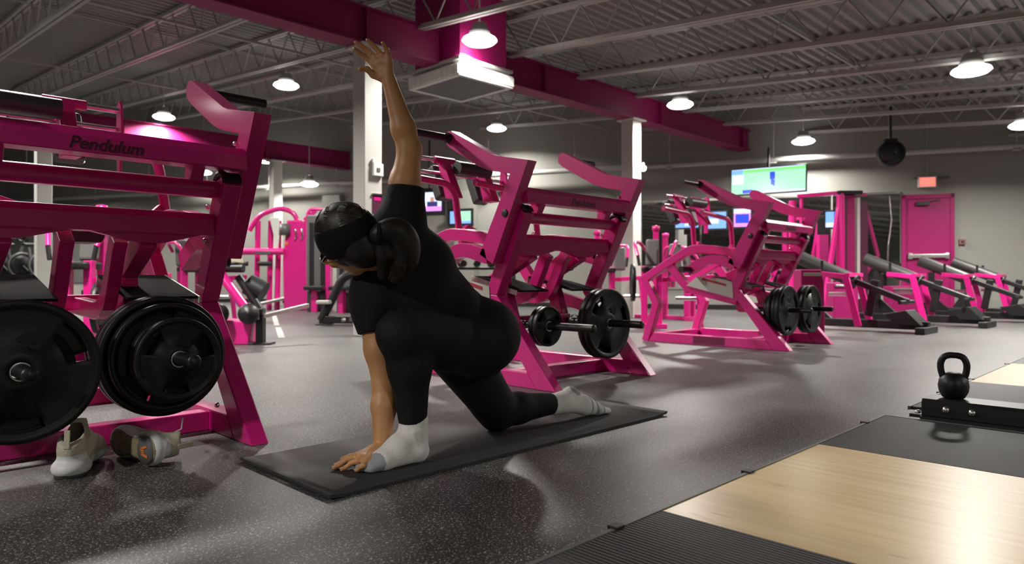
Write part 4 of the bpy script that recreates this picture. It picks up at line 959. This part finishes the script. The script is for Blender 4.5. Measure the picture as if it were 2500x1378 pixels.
seat_machine(185, 6.25, 0.1, 'seated pink machine with grey pads seen under the nearest top rails')
c = at(241, 752, 6.1); weight_plate('45', (c.x, c.y, 0.38), 'black plate edge-on behind the nearest machine, left of its arms', 'plates on the rear machines', 0, 0.3, math.radians(62))
seat_machine(1590, 8.9, -0.3, 'seated pink machine with grey pads between the second and third machines')
seat_machine(1690, 10.6, 0.9, 'small seated pink machine seen through the farthest pendulum machine')
seat_machine(470, 9.2, 0.8, 'seated pink machine seen behind the right leg of the nearest machine')
seat_machine(1480, 9.8, 0.2, 'seated pink machine seen through the rails of the second machine')
c = at(1545, 690, 8.3); weight_plate('45', (c.x, c.y, c.z), 'black plate behind the right upright of the second machine', 'plates on the rear machines', 0, 0.3, math.radians(40))

def stack_tower(px, Z, label, yaw=0.0, wd=0.62, h=1.5):
    loc, a = local(px, Z, yaw); t = thing('weight_stack_tower', label, 'gym machine', loc, a, 'weight stack towers')
    MB().box(-wd/2, wd/2, 0, 0.35, 0.0, h).build('shroud', 'greycab', t, 0.02)
    for x in (-0.13, 0.08): MB().box(x, x+0.09, -0.006, 0.0, 0.35, h-0.15).build('stack_slot', 'black', t)
    MB().tube(fillet([(-wd/2, 0.1, h*0.75), (-wd/2, 0.1, h+0.12), (wd/2, 0.1, h+0.12), (wd/2, 0.1, h*0.75)], 0.12), 0.03, 10).build('top_arch', 'pink', t)
    MB().box(wd/2, wd/2+0.09, -0.05, 0.3, 0, h*0.85).build('side_post', 'pink', t, 0.01)
    MB().box(-wd/2, wd/2, -0.35, -0.05, 0.42, 0.5).build('seat', 'rubber', t, 0.02)
    MB().box(-0.05, 0.05, -0.25, -0.1, 0, 0.42).build('seat_post', 'pink', t, 0.005)
    return t
stack_tower(277, 9.0, 'grey weight stack tower seen under the nearest machine rails', 0, 0.42, 1.25)
stack_tower(772, 13.4, 'grey weight stack tower between the arched cable station and the head', 0.1, 0.36, 1.86)
stack_tower(845, 13.0, 'weight stack tower behind the head and neck', -0.2, 0.4, 1.2)

# arched pink cable station
loc, a = local(680, 13.9, 0.0); t = thing('cable_station', 'arched pink cable station left of the head', 'gym machine', loc, a)
sh = [(0.10, 0), (0.62, 0), (0.56, 0.35), (0.535, 0.8), (0.53, 1.75), (0.50, 1.80), (0.16, 1.80), (0.08, 1.0), (0.09, 0.5)]
MB().prism(sh, 0.0, 0.42, axes='XZ').build('shroud', 'pink', t, 0.03, 3)
MB().tube(fillet([(-0.62, 0.1, 1.60), (-0.42, 0.1, 1.92), (0.02, 0.1, 2.06), (0.30, 0.1, 1.95), (0.36, 0.1, 1.7)], 0.18), 0.05, 12).build('arch', 'pink', t)
for x in (-0.50, -0.24, -0.08): MB().cyl((x, 0.15, 0), (x+0.04, 0.15, 1.8), 0.055, 12).build('post', 'pink', t)
MB().cyl((-0.78, -0.1, 1.17), (0.14, -0.1, 1.17), 0.068, 14).build('front_tube', 'pink', t)
MB().box(-0.40, -0.10, -0.175, -0.165, 1.12, 1.17).build('front_decal', 'padgrey', t)
for x in (-0.82, -0.34): MB().cyl((x, -0.15, 0.93), (x+0.26, -0.15, 0.93), 0.05, 12).build('handle_roll', 'rubber', t)
MB().bar((-0.45, -0.2, 0.1), (0.1, 0.1, 0.24), 0.16, 0.06).build('step_bar', 'steel', t, 0.01)
MB().prism([(-0.16, 1.85), (0.02, 1.85), (0.05, 1.6), (0.0, 1.15), (-0.05, 1.15), (-0.08, 1.5)], -0.06, -0.02, axes='XZ').build('guide_panel', 'white', t, 0.01)
MB().lathe([(0.0, 0), (0.11, 0), (0.11, 0.22), (0, 0.22)], (0.13, -0.02, 1.50), (0, 0, 1), 14).build('pulley_cover', 'padgrey', t)
for z in (1.3, 1.45): MB().box(0.14, 0.19, -0.012, 0, z, z+0.07).build('tag', 'orange', t)
MB().bar((0.52, 0.0, 1.8), (0.75, 0.0, 2.0), 0.04, 0.08).build('pulley_arm', 'pink', t, 0.005)
for i, x in enumerate((0.34, 0.46)): MB().tube([(x, -0.02, 1.62), (x+0.03, -0.05, 1.5), (x, -0.02, 1.42)], 0.02, 8).build('hook', 'chrome', t)

# leg machine with black rollers behind the nearest machine
loc, a = local(575, 6.7, 0.0); t = thing('leg_roller_machine', 'low pink machine with round black rollers by the nearest machine leg', 'gym machine', loc, a)
MB().prism([(-0.15, 0), (0.12, 0), (0.16, 0.22), (-0.18, 0.24)], 0, 0.3, axes='XZ').build('base_box', 'pink', t, 0.01)
MB().cyl((-0.17, 0.0, 0.72), (0.10, -0.02, 0.36), 0.045, 14).build('swing_tube', 'pink', t)
MB().cyl((-0.02, 0.12, 0.66), (0.22, 0.1, 0.30), 0.04, 12).build('brace', 'black', t)
for x, z in ((-0.14, 0.30), (0.15, 0.30)): MB().lathe([(0.0, -0.09), (0.06, -0.085), (0.095, -0.04), (0.10, 0.02), (0.085, 0.07), (0, 0.09)], (x, -0.06, z), (0.3, -1, 0.1), 16).build('roller', 'rubber', t)
MB().box(0.19, 0.26, 0.0, 0.10, 0.0, 0.35).box(0.12, 0.34, -0.02, 0.14, 0.0, 0.02).build('foot', 'black', t, 0.008)
MB().cyl((-0.25, 0.05, 0.74), (0.06, 0.05, 0.74), 0.045, 14).build('leg_pad', 'rubber', t)
MB().prism([(-0.22, 0.79), (0.02, 0.79), (0.0, 0.84), (-0.2, 0.86)], 0.0, 0.18, axes='XZ').build('seat_edge', 'shoecream', t, 0.01)
MB().cyl((0.05, 0.2, 0.58), (0.2, 0.2, 0.50), 0.11, 16).build('drum', 'black', t)
MB().bar((0.2, 0.0, 0.26), (0.55, 0.5, 0.36), 0.05, 0.04).build('steel_bar', 'steel', t, 0.005)

# black curved bench frame left of the sleeve
loc, a = local(830, 9.6, 0.0); t = thing('curved_bench', 'black curved machine frame low behind the lower sleeve', 'gym machine', loc, a)
MB().tube(fillet([(-0.26, 0, 0.06), (-0.08, 0, 0.40), (0.04, 0, 0.66), (0.24, 0, 0.72), (0.38, 0, 0.62)], 0.22, 8), 0.06, 12).build('curved_frame', 'black', t)
MB().box(-0.28, 0.5, -0.05, 0.05, 0.02, 0.12).build('base_beam', 'black', t, 0.01)
MB().box(-0.30, -0.12, -0.14, 0.14, 0.0, 0.02).box(0.3, 0.48, -0.14, 0.14, 0, 0.02).build('foot_plate', 'black', t, 0.003)
MB().lathe([(0.04, 0), (0.04, 0.02), (0, 0.03)], (0.06, -0.05, 0.07), (0, -1, 0), 12).build('bolt', 'chrome', t)
MB().box(0.14, 0.4, -0.055, -0.05, 0.05, 0.10).build('name_plate', 'padgrey', t)
MB().box(-0.28, -0.1, -0.2, -0.04, 0.29, 0.34).build('foot_pad', 'plate', t, 0.015)
MB().cyl((0.2, 0, 0.15), (0.34, 0, 0.35), 0.035, 10).build('strut', 'pink', t)
MB().cyl((0.28, 0.12, 0.12), (0.30, 0.12, 0.70), 0.04, 10).build('rear_post', 'pink', t)
MB().tube([(0.05, -0.03, 0.70), (0.2, -0.03, 0.79), (0.36, -0.03, 0.74)], 0.02, 8).build('chrome_guard', 'chrome', t)

# pink cable tower at the far wall
loc, a = local(2052, 11.3, 0.0); t = thing('cable_tower', 'tall pink cable tower in front of the mirrors', 'gym machine', loc, a)
MB().cyl((0.0, 0, 0), (0.0, 0, 2.02), 0.062, 16).build('tower_column', 'pink', t)
MB().box(0.05, 0.24, 0.0, 0.12, 0.0, 2.0).build('stack_shroud', 'pinkwall', t, 0.01)
MB().box(0.06, 0.11, -0.004, 0, 0.3, 1.95).build('stack_slot', 'decal', t)
MB().box(-0.06, 0.34, -0.06, 0.14, 2.0, 2.06).build('tower_cap', 'black', t, 0.01)
MB().box(0.27, 0.32, 0.0, 0.08, 0.3, 1.95).build('guide_strip', 'plate', t, 0.005)
MB().box(0.33, 0.46, 0.03, 0.10, 0.0, 1.9).build('rear_panel', 'decal', t)
MB().bar((-0.62, 0.2, 2.0), (0.02, 0.0, 2.03), 0.05, 0.06).build('top_beam', 'pink', t, 0.005)
MB().bar((0.2, 0.05, 2.03), (0.56, 0.3, 2.03), 0.05, 0.05).build('top_beam', 'pinkwall', t, 0.005)
MB().cyl((-0.55, 0.2, 2.0), (-0.55, 0.2, 1.2), 0.03, 10).build('drop_post', 'pink', t)
MB().cyl((-0.66, 0.3, 0.0), (-0.66, 0.3, 1.93), 0.06, 14).build('rear_column', 'pink', t)
MB().bar((-0.02, 0, 1.85), (-0.34, -0.1, 0.0), 0.06, 0.06).build('brace', 'pink', t, 0.006)
MB().bar((0.45, 0.1, 1.80), (0.66, 0.1, 1.0), 0.05, 0.05).build('brace', 'pinkwall', t, 0.006)
MB().bar((0.66, 0.1, 1.0), (0.30, 0.1, 0.5), 0.05, 0.05).build('brace', 'pinkwall', t, 0.006)
MB().box(-0.8, 0.5, 0.0, 0.3, 0, 0.06).build('base', 'pink', t, 0.01)
MB().tube([(0.9, 0.2, 2.0), (0.93, 0.18, 1.6), (0.86, 0.15, 1.2), (0.84, 0.15, 0.8)], 0.012, 6).build('cable', 'chrome', t)

# four black and pink chest-supported row machines along the right
def row_machine():
    t = thing('row_bench', '', 'gym machine', group='black and pink row benches in a line')
    MB().cyl((0.3, 0.92, 0.92), (0.3, 0.20, 0.595), 0.088, 16).build('long_pad', 'pad', t)
    MB().box(0.26, 0.34, 0.72, 0.80, 0.1, 0.74).build('pad_post', 'black', t, 0.006)
    MB().prism([(0.45, 0.10), (0.95, 0.10), (0.80, 0.34), (0.70, 0.34)], 0.27, 0.33).build('post_gusset', 'black', t)
    MB().box(0.25, 0.35, -0.60, 1.15, 0.04, 0.14).build('base_beam', 'black', t, 0.01)
    for y in (-0.62, 0.98): MB().box(0.02, 0.58, y, y+0.10, 0.0, 0.08).build('cross_foot', 'black', t, 0.01)
    for x in (0.06, 0.48):
        MB().bar((x, 0.24, 0.66), (x+0.02, 0.10, 0.06), 0.05, 0.075).build('pink_leg', 'pink', t, 0.006)
        MB().bar((x, 0.24, 0.66), (x, 0.56, 0.70), 0.05, 0.06).build('pink_arm', 'pink', t, 0.006)
        MB().cyl((x, 0.52, 0.70), (x, 0.52, 0.86), 0.018, 8).build('upright_grip', 'rubber', t)
    MB().bar((0.04, 0.22, 0.68), (0.52, 0.22, 0.68), 0.06, 0.05).build('pink_bridge', 'pink', t, 0.006)
    MB().bar((0.30, 0.25, 0.62), (0.30, -0.38, 0.36), 0.09, 0.07).build('lever_bar', 'black', t, 0.01)
    MB().bar((0.30, -0.02, 0.62), (0.30, 0.06, 0.18), 0.05, 0.09).build('pivot_link', 'black', t, 0.01)
    MB().cyl((0.05, -0.36, 0.36), (0.55, -0.36, 0.36), 0.024, 10).build('weight_horn', 'black', t)
    MB().prism([(-0.56, 0.10), (-0.30, 0.10), (-0.16, 0.22), (-0.40, 0.27)], 0.12, 0.48).build('foot_deck', 'black', t, 0.006)
    MB().box(0.2, 0.4, 0.28, 0.5, 0.42, 0.47).build('chrome_shelf', 'chrome', t, 0.01)
    return t
r0 = row_machine(); rs = [r0]+[copy_tree(r0) for _ in range(3)]
for o, (u, v, lab) in zip(rs, ((8.77, 2.87, 'nearest black row bench with a long grey pad, beside the farthest pendulum machine'), (10.47, 2.60, 'second black row bench, in front of the magenta door'), (12.1, 2.32, 'third black row bench, right of the magenta door'), (13.6, 2.20, 'farthest row bench at the right edge of the view'))):
    o.location = (u, v, 0); o['label'] = lab
def pad_box(px, Z, wd, h, label):
    loc, a = local(px, Z, -0.1); t = thing('pink_guard', label, 'machine guard', loc, a)
    MB().prism([(-wd/2, 0), (wd/2, 0), (wd/2*0.95, h*0.8), (wd/2*0.7, h), (-wd/2, h)], 0, 0.3, axes='XZ').build('guard_panel', 'pinkwall', t, 0.01)
    MB().box(-wd/2+0.02, wd/2-0.05, -0.02, 0, h*0.9, h*0.95).build('edge_strip', 'steel', t, 0.003)
pad_box(1985, 7.9, 0.26, 0.74, 'magenta machine guard right behind the last machine plates')
pad_box(2066, 9.65, 0.34, 0.58, 'low magenta guard under the first row bench pad')
pad_box(2212, 10.5, 0.42, 0.52, 'low magenta guard below the door')

# exercise bikes at far left; stage front coloured pale to stand for lit floor
c = at(60, 700, 17.5); t = thing('bike_stage', 'low stage under the exercise bikes, pale front standing in for lit floor', 'stage', (c.x, c.y, 0), -math.pi/4)
MB().box(-2.6, 0.75, -0.5, 1.6, 0.0, 0.50).build('lit_floor_riser', 'plate', t, 0.01); MB().box(-2.62, 0.77, -0.52, 1.62, 0.50, 0.54).build('deck', 'greycab', t)
def bike():
    t = thing('exercise_bike', '', 'exercise bike', group='exercise bikes on the stage')
    MB().lathe([(0.0, -0.06), (0.24, -0.06), (0.27, -0.03), (0.27, 0.03), (0.24, 0.06), (0, 0.06)], (0.1, 0, 0.42), (0, 1, 0), 24).build('wheel_cover', 'black', t)
    MB().tube([(0.1+0.3*math.cos(q), -0.03, 0.42+0.3*math.sin(q)) for q in [i*math.pi/10 for i in range(2, 15)]], 0.03, 8).build('fender', 'padgrey', t)
    MB().bar((0.3, 0, 0.15), (0.62, 0, 1.05), 0.06, 0.06).build('front_post', 'greycab', t, 0.01)
    MB().bar((-0.1, 0, 0.2), (-0.2, 0, 0.9), 0.05, 0.06).build('seat_post', 'greycab', t, 0.01)
    MB().box(-0.33, -0.06, -0.08, 0.08, 0.9, 0.96).build('saddle', 'rubber', t, 0.03)
    MB().tube([(0.55, -0.22, 1.1), (0.62, -0.2, 1.05), (0.62, 0.2, 1.05), (0.55, 0.22, 1.1)], 0.02, 8).build('handlebar', 'rubber', t)
    MB().box(0.6, 0.64, -0.1, 0.1, 1.08, 1.24).build('console', 'black', t, 0.01)
    MB().box(-0.35, 0.7, -0.04, 0.04, 0.0, 0.07).box(-0.35, -0.27, -0.25, 0.25, 0, 0.07).box(0.6, 0.68, -0.25, 0.25, 0, 0.07).build('base', 'greycab', t, 0.01)
    MB().cyl((0.1, -0.08, 0.42), (0.2, -0.1, 0.30), 0.02, 8).box(0.16, 0.28, -0.2, -0.1, 0.27, 0.30).build('pedal', 'steel', t)
    return t
b0 = bike(); bs = [b0, copy_tree(b0), copy_tree(b0)]
for o, px, lab in zip(bs, (-8, 42, 92), ('exercise bike cut by the left edge of the view', 'middle exercise bike on the pale stage', 'exercise bike nearest the left pillar')):
    q = at(px, 700, 17.2); o.location = (q.x, q.y, 0.54); o.rotation_euler = (0, 0, -math.pi/4+1.0); o['label'] = lab
# dumbbell rack far behind the second machine
loc, a = local(1150, 11.2, 0.15); t = thing('dumbbell_rack', 'black dumbbell rack far behind the lower back of the person', 'rack', loc, a)
for x in (-0.75, 0.72): MB().bar((x, 0.0, 0), (x, 0.28, 1.0), 0.06, 0.08).build('rack_leg', 'black', t, 0.006)
for z, y in ((0.42, 0.06), (0.78, 0.17)): MB().box(-0.75, 0.78, y-0.10, y+0.14, z, z+0.04).build('shelf', 'black', t, 0.006)
db = None; k = 0
RK = Matrix.Translation(loc) @ Matrix.Rotation(a, 4, 'Z')
names = ('first', 'second', 'third', 'fourth', 'fifth', 'sixth')
for row, (z, y) in enumerate(((0.46, 0.06), (0.82, 0.17))):
    for i in range(6):
        if db is None:
            db = thing('dumbbell', '', 'dumbbell', group='dumbbells on the far rack')
            for s in (-1, 1): MB().lathe([(0.0, 0), (0.055, 0), (0.06, 0.01), (0.06, 0.07), (0.055, 0.08), (0, 0.08)], (0, s*0.055, 0.062), (0, s, 0), 8, smooth=False).build('head', 'rubber', db)
            MB().cyl((0, -0.06, 0.062), (0, 0.06, 0.062), 0.016, 10).build('handle', 'chrome', db); o = db
        else: o = copy_tree(db)
        o.matrix_world = RK @ Matrix.Translation((-0.62+0.245*i, y+0.02, z)) @ Matrix.Rotation(0.06*((i*7) % 5-2), 4, 'Z')
        o['label'] = '%s black dumbbell from the left on the %s shelf of the far rack' % (names[i], ('lower', 'upper')[row])
# thin pale strips laid flat on the floor
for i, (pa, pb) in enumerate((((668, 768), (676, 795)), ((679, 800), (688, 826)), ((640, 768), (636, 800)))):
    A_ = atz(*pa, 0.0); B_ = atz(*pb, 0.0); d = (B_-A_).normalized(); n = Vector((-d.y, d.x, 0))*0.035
    o = MB().hexa([A_-n, A_+n, B_+n, B_-n]+[q+Vector((0, 0, 0.002)) for q in (A_-n, A_+n, B_+n, B_-n)]).build('floor_dash', 'plate')
    tag(o, ('pale dash on the floor farther from the mat', 'pale dash on the floor nearer to the mat', 'pale strip beside the black roller machine foot')[i], 'tape', 'pale dashes on the floor')
